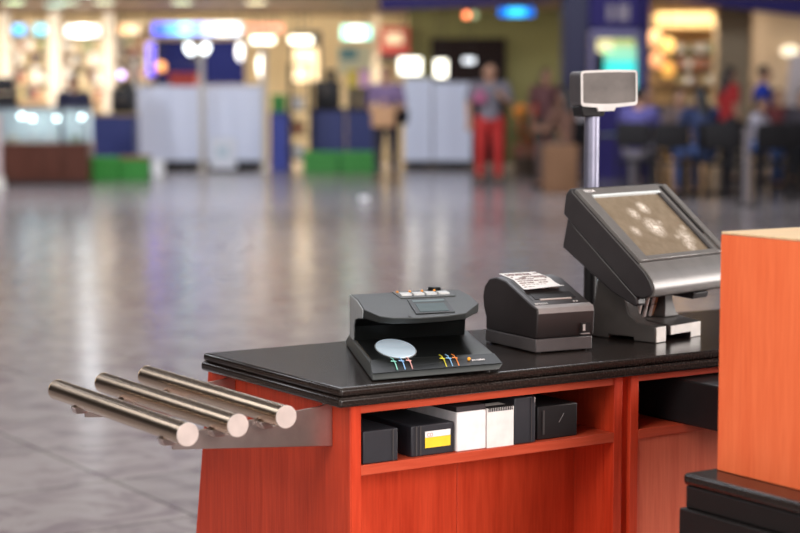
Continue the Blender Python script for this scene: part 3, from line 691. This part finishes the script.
obj('body', MB().prism([(-.02, 0), (-.02, .12), (.12, .19), (.32, .19), (.32, 0)], -.18, .12, 'x'), DKGREY, t, bevel=.01)
obj('monitor', MB().rbox((-.17, .10, .20), (.11, .15, .42), .01), BLACK, t); obj('keypad', MB().box((-.14, -.03, .125), (.06, .02, .135)), GREYBLK, t)
t = root('stand_post', 'white and beige post at the left edge in front of the display counter', 'post', -1, 190, 24.6)
obj('shaft', MB().tube((0, 0, .02), (0, 0, 1.0), .05), mat('pinkish_post', (.55, .42, .40), .5), t); obj('foot', MB().tube((0, 0, 0), (0, 0, .16), .10, .07), WHITEP, t)
t = root('espresso_machine', 'black appliance standing on the navy counter beside the display counter', 'coffee machine', 124, 107, 29.4); t.location.z = at(0, 113, 29.3).z+.001
obj('body', MB().rbox((-.22, 0, 0), (.16, .35, .40), .03), BLACK, t); obj('hopper', MB().tube((.04, .18, .40), (.04, .18, .52), .07, .10), GREYBLK, t); obj('spout', MB().tube((-.05, -.02, .20), (-.05, -.02, .28), .02), STEEL, t)
# ---- steel counters, posts, green troughs, navy panels
def counter(label, x0, x1, Y=30.6, y0=86, y1=168, m=SILVERP, seam=True):
    t = root('steel_counter', label, 'counter', (x0+x1)/2, y1, Y)
    block('kick', DKGREY, t, x0+1, 161.5, x1-1, y1, Y+.06, .5, True, bevel=0)
    lo, hi = span(x0, y0+2.5, x1, 161, Y, .6, t.location)
    n = 2 if seam else 1; wd = (hi.x-lo.x)/n
    for k in range(n): obj('front_panel', MB().box((lo.x+k*wd+.004, 0, lo.z), (lo.x+(k+1)*wd-.004, .03, hi.z)), m, t, bevel=.006)
    obj('carcass', MB().box((lo.x+.004, .031, lo.z), (hi.x-.004, .6, hi.z)), m, t)
    obj('worktop', MB().box((lo.x, -.02, hi.z+.001), (hi.x, .62, hi.z+.04)), m, t, bevel=.006)
    return t
counter('tall pale steel counter left of the middle white post', 138, 199.5)
counter('tall pale steel counter right of the middle white post, white board before it', 205.5, 262)
counter('pale steel counter behind the person with the brown bag', 404, 432, 30.8, 78, 166)
counter('pale steel counter left of the person in red trousers', 433, 472, 30.8, 82, 166)
for (x, y0, y1, lab, m) in ((136, 58, 172, 'white post at the left end of the steel counters', WHITEP), (202.5, 56, 170, 'white post between the two steel counters', WHITEP), (264.5, 52, 168, 'white post at the right end of the steel counters', WHITEP)):
    t = root('white_post', lab, 'post', x, y1, 30.2)
    h = at(0, y0, 30.2).z; obj('shaft', MB().tube((0, 0, .02), (0, 0, h), .045), m, t); obj('base', MB().tube((0, 0, 0), (0, 0, .02), .11), m, t); obj('cap', MB().ball((0, 0, h), .06), m, t)
t = root('white_board', 'small white notice board standing before the right steel counter', 'board', 222, 173, 29.6)
lo, hi = span(210, 138, 236, 172, 29.6, .03, t.location, True)
obj('panel', MB().box((lo.x, 0, .06), (hi.x, .03, hi.z)), mat('board_white', (.72, .73, .78), .5), t, bevel=.01)
obj('picture', MB().box((lo.x*.45, -.004, hi.z*.45), (hi.x*.45, -.0005, hi.z*.75)), mat('board_picture', (.50, .60, .66), .5), t)
for sx in (lo.x+.04, hi.x-.04): obj('leg', MB().tube((sx, .015, 0), (sx, .18, hi.z*.8), .012), DKGREY, t)
t = root('white_pail', 'small round white pail on the floor by the left steel counter', 'pail', 158, 177, 28.6)
obj('bucket', MB().tube((0, 0, 0), (0, 0, .22), .10, .12), mat('pail_white', (.95, .94, .93), .4), t); obj('lid', MB().tube((0, 0, .2205), (0, 0, .24), .125), MATS['pail_white'], t); obj('knob', MB().ball((0, 0, .25), .02), WHITE, t)
def cap_box(name, label, cat, x0, y0, x1, y1, Y, d, m, m2, grp=None, top='rim'):
    t = root(name, label, cat, (x0+x1)/2, y1, Y, grp)
    lo, hi = span(x0, y0, x1, y1, Y, d, t.location, True)
    obj('body', MB().box((lo.x, 0, 0), (hi.x, d, hi.z-.05)), m, t, bevel=.01)
    obj(top, MB().box((lo.x-.01, -.01, hi.z-.049), (hi.x+.01, d+.01, hi.z)), m2, t, bevel=.008)
    return t
GRIM = mat('green_rim', (.05, .36, .05), .5)
cap_box('green_trough', 'low green trough beside the brown display counter', 'trough', 92, 157, 118, 179, 26.6, .3, GREEN, GRIM)
cap_box('green_trough', 'low green trough left of the white pail', 'trough', 120, 156, 148, 178, 26.8, .3, GREEN, mat('tan_rim', (.30, .16, .05), .5))
cap_box('green_trough', 'low green trough in front of the wide navy panel', 'trough', 303, 152, 338.5, 170, 29.4, .5, GREEN, GRIM)
cap_box('green_trough', 'low green trough behind the person holding the brown bag', 'trough', 340, 152, 376, 170, 29.4, .5, GREEN, GRIM)
cap_box('navy_counter', 'navy blue counter with tan top behind the green troughs', 'counter', 93, 113, 134, 165, 29.3, .5, NAVY, mat('tan_top', (.36, .24, .10), .5), top='worktop')
cap_box('navy_counter', 'narrow bright navy cabinet right of the steel counters', 'counter', 270, 112, 288, 166, 30.4, .4, mat('bright_navy', (.03, .05, .34), .45), NAVY, top='worktop')
cap_box('navy_counter', 'wide navy counter behind the low green troughs', 'counter', 312, 108, 345, 166, 30.6, .5, NAVY, DKGREY, top='worktop')
cap_box('navy_counter', 'navy counter end right of the pale poster', 'counter', 346.5, 108, 374, 166, 30.6, .5, NAVY, DKGREY, top='worktop')
t = root('green_crate', 'green crate standing on the narrow bright navy cabinet', 'crate', 279, 166, 30.5); t.location.z = at(0, 112, 30.4).z+.001
obj('body', MB().box((-.12, 0, 0), (.12, .3, .24)), GREEN, t, bevel=.01); obj('rim', MB().box((-.13, -.01, .241), (.13, .31, .29)), GRIM, t, bevel=.008)
t = root('drinks_rack', 'tall dark metal rack right of the narrow navy cabinet', 'rack', 298, 166, 30.2)
lo, hi = span(289, 66, 311, 166, 30.2, .4, t.location, True)
for sx in (lo.x, hi.x-.035): obj('upright', MB().box((sx, 0, 0), (sx+.035, .4, hi.z)), DKGREY, t)
obj('top', MB().box((lo.x, 0, hi.z+.001), (hi.x, .4, hi.z+.05)), DKGREY, t)
RZ = (.22, .62, 1.02)
for z in RZ: obj('shelf', MB().box((lo.x+.036, .01, z-.03), (hi.x-.036, .39, z)), DKGREY, t)
for z, c, lab in ((.22, 5, 'white tub on the lowest shelf of the dark rack'), (.62, 2, 'red tub on the middle shelf of the dark rack'), (1.02, 5, 'white tub on the top shelf of the dark rack')):
    b = thing('tub', lab, 'tub', (t.location.x, 30.38, z+.001), 0, 'tubs on the dark rack')
    obj('body', MB().tube((0, 0, 0), (0, 0, .20), .085, .105), PK[c], b); obj('lid', MB().tube((0, 0, .201), (0, 0, .225), .112), PK[(c+4) % 8], b)
t = root('coffee_machine', 'black coffee machine on the wide navy counter', 'coffee machine', 327, 107, 30.7, ground=False)
t.location.z = at(0, 108, 30.6).z+.001
obj('body', MB().rbox((-.22, 0, 0), (.22, .35, .46), .03), BLACK, t); obj('hopper', MB().tube((.06, .18, .46), (.06, .18, .64), .07, .11), GREYBLK, t); obj('spout', MB().tube((-.05, -.02, .22), (-.05, -.02, .32), .02), STEEL, t)
t = root('menu_board', 'dark framed opening with glowing cream panel above the coffee machine', 'menu board', 301, 60, 33.7, ground=False)
block('frame', DKGREY, t, 291, 31, 321, 84, 33.75, .08); obj('hanger', MB().tube((0, .04, at(0, 31, 33.75).z-t.location.z), (0, .04, 2.8195-t.location.z), .01), DKGREY, t); block('panel', mat('cream_panel', (.85, .66, .42), .6), t, 294, 48, 318, 82, 33.7, .04, bevel=0)
t = root('poster', 'pale teal poster on the cream wall under the turquoise sign', 'poster', 350, 60, 35.9, ground=False)
block('board', mat('poster_cream', (.62, .66, .52), .6), t, 338, 46, 374, 74, 35.93, .03); block('print', mat('poster_teal', (.10, .26, .33), .6), t, 340, 48, 357, 60, 35.91, .018, bevel=0)
for i, (x, c, lab) in enumerate(((353, (.75, .55, .06), 'yellow carton on the navy counter end'), (364, (.80, .42, .62), 'pink carton on the navy counter end'))):
    t = root('carton', lab, 'carton', x, 108, 30.75, ground=False); t.location.z = at(0, 108, 30.6).z+.001
    q = mat('carton_%d' % i, c, .5); obj('body', MB().box((-.09, 0, .35), (.09, .12, .58)), q, t, bevel=.01); obj('stand', MB().box((-.08, .01, 0), (.08, .11, .349)), BLACK, t); obj('flap', MB().prism([(0, .581), (.12, .581), (.06, .64)], -.09, .09, 'x'), q, t)
# red wall sign and lamps near the doorway
t = root('red_sign_board', 'red and cream sign board above the steel counter', 'sign', 395, 45, 33.3, ground=False)
block('board', mat('red_board', (.42, .05, .04), .5), t, 380, 27, 409, 54, 33.32, .279); block('inset', CREAM, t, 386, 33, 403, 44, 33.29, .02, bevel=0); block('foot_strip', DKGREY, t, 379, 54.6, 410, 62, 33.3, .299)
sign('bright white light panel above the left steel counter by the doorway', 399, 58, 421, 74, 31.4, (1, 1, 1), 1.5, name='wall_light', cat='light')
sign('bright white light panel in the dark doorway, left one', 435, 60, 447, 77, 31.6, (.95, .97, 1), 1.6, name='wall_light', cat='light')
sign('low white light panel in the dark doorway, right one', 463, 58, 475, 63, 31.6, (.9, .95, 1), 1.8, name='wall_light', cat='light')
for (x, c, s, lab) in ((466.5, (1, .25, .10), 5.5, 'small glowing red-orange lamp over the doorway'), (474.5, (.75, .95, .55), .8, 'dim greenish lamp beside the red-orange lamp')):
    t = root('hanging_lamp', lab, 'lamp', x, 15, 30.5, ground=False)
    obj('bulb', MB().ball((0, 0, 0), .05), glow('bulb%d' % int(x), c, s), t)
    obj('rod', MB().tube((0, 0, .05), (0, 0, 2.815-t.location.z), .008), DKGREY, t)
for (x, s, c) in ((14, 3, (.75, 1, .6)), (43, 2.2, (.6, .95, .8)), (68, 2, (.7, .95, .7)), (104, 2.5, (.95, 1, .7)), (182, 2.5, (.9, 1, .65)), (256, 3, (1, .9, .55)), (476, 1.2, (.9, 1, .5)), (520, 1.2, (.9, 1, .6))):
    lab = 'round recessed ceiling downlight in the tan soffit over the shops'
    p = at(x, 3, 30.3); t = thing('ceiling_downlight', lab, 'ceiling light', (p.x, 30.3 if x != 43 else 31.3, 2.8195), 0, 'soffit downlights')
    obj('trim_ring', MB().tube((0, 0, -.03), (0, 0, 0), .20, .22), WHITE, t); obj('diffuser', MB().tube((0, 0, -.045), (0, 0, -.031), .15), glow('downlight%d' % x, c, s), t)

t = root('light_banner', 'tall white light banner high on the bulkhead, seen as a streak on the floor', 'light', 85, -34, 28.9, ground=False)
block('case', DKGREY, t, 78, -66, 92, -3, 28.92, .079); block('lit_face', glow('banner_white', (.9, .95, 1), 5), t, 79.5, -64, 90.5, -5, 28.9, .019, bevel=0)
# ---- navy kiosk column with a lit opening
t = root('kiosk', 'navy blue kiosk column with lit opening behind the customer display', 'kiosk', 606, 190, 27.4)
def kb(name, m, x0, y0, x1, y1, Y, d, fl=False, **k): return block(name, m, t, x0, y0, x1, y1, Y, d, fl, **k)
kb('side_wall', mat('deep_navy', (.012, .010, .055), .5), 563, -12, 589, 190, 27.4, .7, True)
kb('side_wall', PURPLE, 642, -12, 650, 190, 27.4, .7, True)
kb('header', PURPLE, 589.5, -12, 641.5, 28, 27.4, .7)
kb('lower_panel', PURPLE, 589.5, 100, 641.5, 190, 27.4, .7, True)
kb('back_wall', mat('kiosk_back', (.10, .09, .25), .6), 589.5, 28.3, 641.5, 99.7, 27.95, .14)
kb('inner_frame', mat('lavender_frame', (.26, .23, .42), .5), 589.6, 30, 594, 99, 27.36, .1); kb('inner_frame', mat('lavender_frame', (.26, .23, .42), .5), 637, 30, 641, 99, 27.36, .1); kb('inner_frame', mat('lavender_frame', (.26, .23, .42), .5), 594.3, 30, 636.7, 36, 27.36, .1)
kb('emblem', mat('grey_emblem', (.30, .25, .30), .5), 607, 4, 614, 21, 27.37, .028); kb('emblem', mat('grey_emblem', (.30, .25, .30), .5), 617, 4, 630, 21, 27.37, .028)
t2 = root('lit_poster', 'glowing teal and yellow poster inside the navy kiosk', 'poster', 618, 65, 27.8, ground=False)
for (x0, y0, x1, y1, c, s) in ((597, 39, 613, 52, (.95, .85, .45), 1.2), (613.2, 39, 635, 47, (.75, .85, .35), .8), (604, 47.2, 636, 60, (.35, .85, .55), .8), (604, 60.2, 636, 92, (.05, .80, .72), 1.0)):
    block('print', glow('poster_%d_%d' % (x0, y0), c, s), t2, x0, y0, x1, y1, 27.8, .02, bevel=0)
block('board', DKGREY, t2, 596, 38, 637, 93, 27.825, .06)
# ---- right shop with warm lit shelves
t = root('shelf_unit', 'warm lit shop shelves between the navy kiosk and the beige pier', 'shelves', 685, 120, 33)
lo, hi = span(650, 0, 722, 130, 33, .05, t.location, True)
obj('back', MB().box((lo.x, .42, 0), (hi.x, .46, hi.z)), mat('warm_shop_back', (.66, .40, .16), .6), t)
obj('canopy', MB().box((lo.x, -.5, at(0, 30, 33).z), (hi.x, .419, at(0, 14, 33).z)), mat('warm_canopy', (.86, .58, .26), .6), t, bevel=.04)
SZ = (52, 68, 84, 104)
for y in SZ: z = at(0, y, 33).z; obj('shelf', MB().box((lo.x+.02, 0, z-.03), (hi.x-.02, .419, z)), mat('shelf_board_dark', (.16, .10, .06), .5), t)
for y in SZ: goods(678, 715, y, 33, 5, 'packet on the warm lit shelves behind the diners', 'packets on the warm shelves', 5, 9)
for (x, y, c, s, lab) in ((655, 38, (1, .5, .22), 1.6, 'upper orange paper lantern beside the kiosk'), (668, 46, (1, .62, .18), 1.4, 'yellow paper lantern beside the warm shelves'), (657, 60, (1, .42, .18), 1.3, 'lower orange paper lantern beside the kiosk'), (668, 70, (1, .5, .1), .9, 'lowest amber paper lantern beside the warm shelves')):
    u = root('paper_lantern', lab, 'lantern', x, y, 32.2, 'paper lanterns by the kiosk', ground=False)
    obj('shade', MB().ball((0, 0, 0), (.12, .12, .14)), glow('lantern_%d_%d' % (x, y), c, s), u); obj('cord', MB().tube((0, 0, .14), (0, 0, 2.8195-u.location.z), .006), DKGREY, u)
t = root('wall_lamp', 'oval cream wall lamp on the peach wall at the right', 'lamp', 790, 51, 32.9, ground=False)
obj('shade', MB().ball((0, 0, 0), (.17, .06, .10)), glow('cream_lamp', (1, .9, .68), 1.3), t); obj('mount', MB().tube((0, .04, 0), (0, .10, 0), .05), DKGREY, t)
t = root('easel_board', 'leaning white easel board at the far right', 'easel', 792, 150, 27)
obj('board', MB().loft([[(-.12, 0, 1.0), (.10, 0, 1.0), (.10, .03, 1.0), (-.12, .03, 1.0)], [(-.02, .12, 1.85), (.24, .12, 1.85), (.24, .15, 1.85), (-.02, .15, 1.85)]]), mat('easel_white', (.62, .52, .50), .5), t)
for sx in (-.10, .08): obj('leg', MB().tube((sx, -.12, 0), (sx, .02, 1.0), .015), DKGREY, t)
obj('leg', MB().tube((0, .5, 0), (.02, .10, 1.2), .015), DKGREY, t)
t = root('barrier_post', 'slim steel barrier post in front of the seated diners', 'post', 746, 208, 20.6)
obj('shaft', MB().tube((0, 0, .02), (0, 0, .90), .040), mat('post_grey', (.32, .28, .29), .4, .4), t); obj('base', MB().tube((0, 0, 0), (0, 0, .02), .15), DKGREY, t); obj('cap', MB().tube((0, 0, .90), (0, 0, .94), .05), DKGREY, t)
t = root('floor_glint', 'small white piece added as a bright glint on the open floor', 'glint', 363.5, 200, 21.3)  # added white piece standing in for a bright reflection in the floor
obj('glint', MB().tube((-.05, 0, .041), (.05, .01, .041), .030, .040), mat('glint_white', (.95, .95, 1), .5, emit=None), t); obj('lid', MB().tube((.0505, .01, .041), (.062, .011, .041), .041), WHITE, t)
# potted plants and red chair by the doorway
t = root('potted_plant', 'leafy green potted plant beside the dark doorway', 'plant', 527, 166, 28.4)
obj('pot', MB().tube((0, 0, 0), (0, 0, .30), .17, .22), mat('pot_dark', (.06, .035, .02), .6), t, bevel=.01); obj('stem', MB().tube((0, 0, .28), (0, 0, .7), .02), mat('stem', (.12, .09, .03), .7), t)
lf = MB()
for k in range(170):
    a = random.uniform(0, 6.28); el = random.uniform(-.3, 1.3); r = random.uniform(.15, .36)
    c = Vector((r*math.cos(a)*math.cos(el), r*math.sin(a)*math.cos(el), .62+r*math.sin(el)*1.1)); n = Vector((math.cos(a), math.sin(a), .4)).normalized(); s = n.cross(Vector((0, 0, 1)))*.03
    d = n*.09; lf.bm.faces.new([lf.bm.verts.new(p) for p in (c-d, c+s, c+d, c-s)])
obj('foliage', lf, mat('leaf_green', (.05, .18, .035), .5), t)
t = root('toy_ride', 'red and orange coin-operated ride behind the potted plant', 'ride', 534, 140, 30)
RED = mat('ride_red', (.62, .05, .02), .45)
obj('base', MB().rbox((-.32, -.2, 0), (.32, .3, .45), .05), mat('ride_brown', (.22, .06, .03), .6), t); obj('body', MB().rbox((-.26, -.15, .46), (.26, .22, .85), .10), RED, t); obj('seat_back', MB().rbox((-.02, -.14, .86), (.24, .1, 1.35), .07), RED, t); obj('wheel', MB().tube((-.2, -.1, .95), (-.26, -.16, 1.02), .12), mat('ride_orange', (.8, .25, .03), .5), t)

# ================================================================== people
SKIN = mat('skin', (.50, .27, .17), .5); SKIN2 = mat('tan_skin', (.36, .18, .11), .5)
HAIR = mat('black_hair', (.012, .009, .008), .5)
def person(label, x, yfeet, Y, face=0, girth=1, shirt=(.3, .3, .3), trousers=(.1, .1, .1), h=1.68, pose='stand', hair='short', skin=SKIN, arms='down', seat=.46, bare_legs=False):
    p = at(x, yfeet, Y)
    t = thing('person', label, 'person', (p.x, Y, 0), R(face))
    k = h/1.70
    V = lambda *q: Vector(q)*k
    drop = 0 if pose != 'sit' else (.92*k-(seat+.125))/k
    Z = lambda z: z-drop
    lean = -.10 if pose == 'sit' else 0
    J = {}
    J['hip'] = V(0, 0, Z(.93)); J['waist'] = V(0, lean*.3, Z(1.08)); J['chest'] = V(0, lean*.7, Z(1.28)); J['neck'] = V(0, lean, Z(1.43)); J['head'] = V(0, lean-.025, Z(1.585))
    for s, n in ((-1, 'l'), (1, 'r')):
        J['hip'+n] = V(s*.095, 0, Z(.90)); J['sh'+n] = V(s*.185, lean*.9, Z(1.385))
        if pose == 'sit':
            J['kn'+n] = V(s*.13, -.43, Z(.90)); J['an'+n] = V(s*.12, -.40, .085); 
        elif pose == 'walk':
            J['kn'+n] = V(s*.10, -.06-.10*s, .50); J['an'+n] = V(s*.095, .02-.17*s, .09)
        else:
            J['kn'+n] = V(s*.11, -.02, .50); J['an'+n] = V(s*.115, .01, .085)
        if arms == 'down': J['el'+n] = V(s*.245, lean*.5+.02, Z(1.12)); J['wr'+n] = V(s*.255, lean*.5-.05, Z(.88)); f = V(s*.0, -.02, -.09)
        elif arms == 'front': J['el'+n] = V(s*.245, lean*.5+.03, Z(1.12)); J['wr'+n] = V(s*.13, -.24, Z(1.02)); f = V(-s*.05, -.06, .0)
        elif arms == 'table': J['el'+n] = V(s*.25, lean-.12, Z(1.13)); J['wr'+n] = V(s*.16, lean-.32, Z(1.16)); f = V(-s*.03, -.085, -.01)
        else:               # one hand raised to the chest
            J['el'+n] = V(s*.26, .0, Z(1.13)); J['wr'+n] = V(s*.14, -.16, Z(1.22)) if s > 0 else V(s*.26, -.05, Z(.90)); f = V(-.05, -.04, .06) if s > 0 else V(0, -.02, -.09)
        J['hd'+n] = J['wr'+n]+f
    b = MB(); c = lambda a, d, r0, r1, mb=b, sg=14: mb.cap(a, d, r0*k, r1*k, sg)
    c(J['hip'], J['waist'], .125, .115); c(J['waist'], J['chest'], .115, .135); b.ball(J['chest'], (.165*k, .105*k, .15*k)); c(J['chest']+V(0, 0, .08), J['neck'], .10, .055); c(J['neck'], J['head']-V(0, 0, .05), .052, .05)
    b.ball(J['head'], (.077*k, .096*k, .115*k), None, 20, 14); b.ball(J['head']+V(0, -.03, -.05), (.055*k, .06*k, .06*k))
    b.ball(J['head']+V(0, -.104, -.012), (.014*k, .020*k, .024*k))
    for s, n in ((-1, 'l'), (1, 'r')):
        b.ball(J['head']+V(s*.079, .005, -.005), (.012*k, .02*k, .03*k))
        c(J['neck']-V(0, 0, .03), J['sh'+n], .06, .062); c(J['sh'+n], J['el'+n], .056, .042); c(J['el'+n], J['wr'+n], .041, .028)
        c(J['hip'+n], J['kn'+n], .086, .058); c(J['kn'+n], J['an'+n], .056, .036); c(J['an'+n], J['an'+n]+V(0, -.12, -.045), .038, .030)
        d = (J['hd'+n]-J['wr'+n]).normalized(); sd = d.cross(Vector((0, 1, .2))).normalized()
        c(J['wr'+n], J['wr'+n]+d*.075*k, .030, .034)
        for q in range(4):
            r0 = J['wr'+n]+d*.075*k+sd*(q-1.5)*.019*k; ln = (.060, .072, .068, .052)[q]*k; bend = Vector((0, -.012, -.006))
            c(r0, r0+d*ln*.55, .0095, .009, b, 8); c(r0+d*ln*.55, r0+d*ln+bend, .009, .008, b, 8)
        th0 = J['wr'+n]+d*.03*k+sd*.028*k*(-s); c(th0, th0+(d*.7+sd*(-s)*.7)*.045*k, .011, .010, b, 8); c(th0+(d*.7+sd*(-s)*.7)*.045*k, th0+d*.075*k+sd*(-s)*.035*k, .010, .009, b, 8)
    obj('body', b, skin, t, remesh=.0105)
    sh = MB()
    c(J['hip']+V(0, 0, .01), J['waist'], .142, .132, sh); c(J['waist'], J['chest'], .132, .152, sh); sh.ball(J['chest'], (.182*k, .122*k, .16*k)); c(J['chest']+V(0, 0, .06), J['neck']-V(0, 0, .035), .115, .075, sh)
    for n in 'lr': c(J['neck']-V(0, 0, .05), J['sh'+n], .072, .076, sh); c(J['sh'+n], J['sh'+n].lerp(J['el'+n], .72), .074, .064, sh)
    obj('shirt', sh, mat('cloth_%d%d%d' % tuple(int(99*q) for q in shirt), shirt, .8), t, remesh=.014)
    tr = MB(); c(J['hip'], J['hip']-V(0, 0, .04), .138, .135, tr)
    for n in 'lr':
        c(J['hip'+n], J['kn'+n], .100, .072, tr)
        if not bare_legs: c(J['kn'+n], J['kn'+n].lerp(J['an'+n], .90), .070, .052, tr)
    obj('trousers', tr, mat('cloth_%d%d%d' % tuple(int(99*q) for q in trousers), trousers, .8), t, remesh=.014)
    hr = MB(); hr.ball(J['head']+V(0, .020, .030), (.086*k, .094*k, .100*k), None, 20, 12)
    if hair == 'long': c(J['head']+V(0, .06, .0), J['neck']+V(0, .085, -.10), .075, .085, hr)
    if hair == 'bun': hr.ball(J['head']+V(0, .10, .09), .045*k)
    obj('hair', hr, HAIR, t, remesh=.012)
    for s, n in ((-1, 'l'), (1, 'r')):
        a = J['an'+n]; f = MB(); f.cap((a.x, a.y+.02*k, .045*k), (a.x, a.y-.15*k, .036*k), .044*k, .035*k); 
        f.bm.verts.ensure_lookup_table()
        for v in f.bm.verts: v.co.z = max(v.co.z, .001)
        obj('shoe', f, DKGREY, t)
        obj('eye', MB().ball(J['head']+V(s*.030, -.088, .012), .011*k), mat('eye_dark', (.02, .015, .012), .3), t)
    t.scale = (girth, girth**.6, 1)
    obj('mouth', MB().ball(J['head']+V(0, -.090, -.058), (.022*k, .008*k, .006*k)), mat('lips', (.35, .10, .09), .5), t)
    return t, J
# person with brown bag
pA, JA = person('person in purple shirt and dark trousers holding a brown bag', 386, 180, 26.2, -14, 1.05, (.20, .13, .24), (.025, .022, .035), 1.66, 'stand', arms='front', skin=SKIN)
def bag(name, label, loc, rz, w, d, h, m, strap=.18):
    t = thing(name, label, 'bag', loc, rz)
    obj('body', MB().rbox((-w/2, -d/2, 0), (w/2, d/2, h), .02), m, t)
    hn = [(-w*.22+w*.44*q/8, 0, h-.01+strap*math.sin(math.pi*q/8)) for q in range(9)]
    obj('handle', MB().path(hn, .010), m, t); obj('flap', MB().box((-w/2+.01, -d/2-.008, h*.55), (w/2-.01, -d/2-.001, h-.02)), m, t, bevel=.003)
    return t
bag('carrier_bag', 'square tan bag held by the person in the purple shirt', (at(383.5, 126, 25.8).x, 25.78, at(0, 127, 25.8).z), R(-6), .33, .14, .30, mat('tan_paper', (.50, .27, .13), .6), .09)
bag('shoulder_bag', 'small black bag at the hip of the person in the purple shirt', (at(400.5, 124, 26.3).x, 26.34, at(0, 124, 26.3).z), R(30), .22, .10, .22, BLACK, .25)
person('person in grey top and bright red trousers standing by the steel counters', 489, 181, 26.0, 4, 1.16, (.17, .155, .18), (.46, .022, .018), 1.70, 'stand', arms='chest', skin=SKIN)
bag('shoulder_bag', 'pink bag held to the chest by the person in red trousers', (at(480, 103, 25.7).x, 25.79, at(0, 103, 25.7).z), 0, .18, .06, .15, mat('pink_bag', (.42, .10, .20), .6), .08)
person('person in dark navy top standing behind the brown display counter', 75, 180, 27.5, -10, 1.15, (.02, .02, .05), (.02, .02, .03), 1.54, 'stand', hair='bun')
# dining tables and chairs
def make_chair(label, m=DKGREY):
    t = thing('dining_chair', label, 'chair', (0, 0, 0), 0, 'dark chairs of the dining area')
    obj('seat', MB().rbox((-.22, -.22, .43), (.22, .22, .465), .015), m, t)
    bk = MB(); bk.rbox((-.21, .20, .62), (.21, .235, .92), .015); obj('backrest', bk, m, t)
    for sx in (-.20, .20):
        obj('leg', MB().tube((sx, -.20, 0), (sx, -.19, .43), .016), m, t); obj('leg', MB().tube((sx, .24, 0), (sx, .20, .43), .016), m, t); obj('back_post', MB().tube((sx, .21, .44), (sx, .222, .62), .014), m, t)
    return t
ch = make_chair('dark dining chair under the person in the blue-violet shirt')
def fl(x, Y): return (at(x, 190, Y).x, Y, 0)
ch.location = fl(636, 22.6); ch.rotation_euler = (0, 0, R(160))
dup(ch, fl(703, 22.2), R(200), 'dark dining chair under the person in navy by the barrier post')
dup(ch, fl(669, 21.9), R(178), 'empty dark chair between the two seated people with their backs turned')
dup(ch, fl(752, 24.6), R(60), 'dark dining chair under the child in the pale shirt')
dup(ch, fl(775, 22.4), R(185), 'empty dark chair right of the barrier post')
dup(ch, fl(570, 24.2), R(225), 'dark dining chair under the person in brown near the navy kiosk')
def make_table(label):
    t = thing('dining_table', label, 'table', (0, 0, 0), 0, 'dark tables of the dining area')
    obj('tabletop', MB().rbox((-.55, -.38, .715), (.55, .38, .75), .01), mat('table_dark', (.035, .025, .025), .35), t); obj('pedestal', MB().tube((0, 0, .02), (0, 0, .714), .04), DKGREY, t); obj('foot', MB().tube((0, 0, 0), (0, 0, .02), .28), DKGREY, t)
    return t
tb = make_table('dark dining table before the person in the blue-violet shirt'); tb.location = fl(630, 23.6)
dup(tb, fl(724, 23.3), 0, 'dark dining table before the person in navy')
dup(tb, fl(805, 23.7), 0, 'dark dining table at the far right edge')
person('person in blue-violet shirt sitting with back turned behind the pole', 636, 190, 22.55, 160, 1, (.11, .095, .30), (.30, .27, .30), 1.66, 'sit', arms='table')
person('person in dark navy top sitting with back turned left of the barrier post', 703, 190, 22.15, 200, 1, (.022, .035, .10), (.05, .085, .22), 1.66, 'sit', hair='long', arms='table')
person('child in pale shirt sitting sideways by the barrier post', 752, 190, 24.55, 60, 1, (.48, .44, .50), (.06, .12, .32), 1.40, 'sit', hair='long', arms='table', seat=.46)
person('person in red shirt with black hair standing beyond the diners', 727, 182, 26.4, 110, 1, (.42, .02, .02), (.03, .025, .03), 1.66, 'stand', hair='long')
person('person in bright blue shirt standing beyond the diners at the right', 761, 182, 26.6, 80, 1, (.02, .05, .42), (.03, .03, .05), 1.68, 'stand', hair='short')
person('person in brown top sitting near the navy kiosk', 570, 190, 24.15, 225, 1, (.15, .07, .045), (.10, .06, .05), 1.68, 'sit', hair='long', arms='table', skin=SKIN2)
person('person in maroon top standing behind the seated person in brown', 545, 182, 26.9, 20, 1, (.13, .05, .05), (.08, .06, .05), 1.64, 'stand', hair='long', skin=SKIN2)
person('person in white shirt with tray near the customer display', 577, 186, 26.2, 200, 1, (.60, .56, .58), (.05, .04, .05), 1.40, 'stand', hair='short')
person('person in dark grey sitting at the far right table', 800, 190, 24.8, 0, 1, (.05, .04, .05), (.05, .05, .06), 1.62, 'sit', hair='long', arms='table')
dup(ch, fl(800, 24.85), R(0), 'dark dining chair under the person in dark grey')
person('person in grey-brown top sitting across the table left of the beige pier', 676, 190, 24.8, 10, 1, (.16, .11, .10), (.05, .05, .06), 1.62, 'sit', hair='long', arms='table')
dup(ch, fl(676, 24.85), R(10), 'dark dining chair under the person in the grey-brown top')
bag('carrier_bag', 'large brown bag on the floor beside the seated person in brown', (at(560, 178, 23.4).x, 23.4, .0005), R(12), .42, .22, .62, mat('brown_bag', (.25, .125, .06), .7), .16)

dup(ch, fl(648, 25.95), R(-12), 'dark dining chair under the person in the black top')
person('person in black top sitting behind the empty dark chair', 648, 190, 25.9, -12, 1, (.02, .018, .022), (.03, .03, .035), 1.66, 'sit', arms='table')
dup(ch, fl(722, 21.6), R(170), 'empty dark chair just left of the barrier post')
dup(ch, fl(765, 21.4), R(190), 'empty dark chair nearest the camera, right of the barrier post')
dup(ch, fl(794, 21.8), R(200), 'empty dark chair at the right edge of the picture')
person('person in dark red top sitting at the far right before the easel', 773, 190, 26.2, 10, 1, (.16, .03, .03), (.04, .04, .05), 1.64, 'sit', hair='long', arms='table')
dup(ch, fl(773, 26.25), R(10), 'dark dining chair under the person in the dark red top')
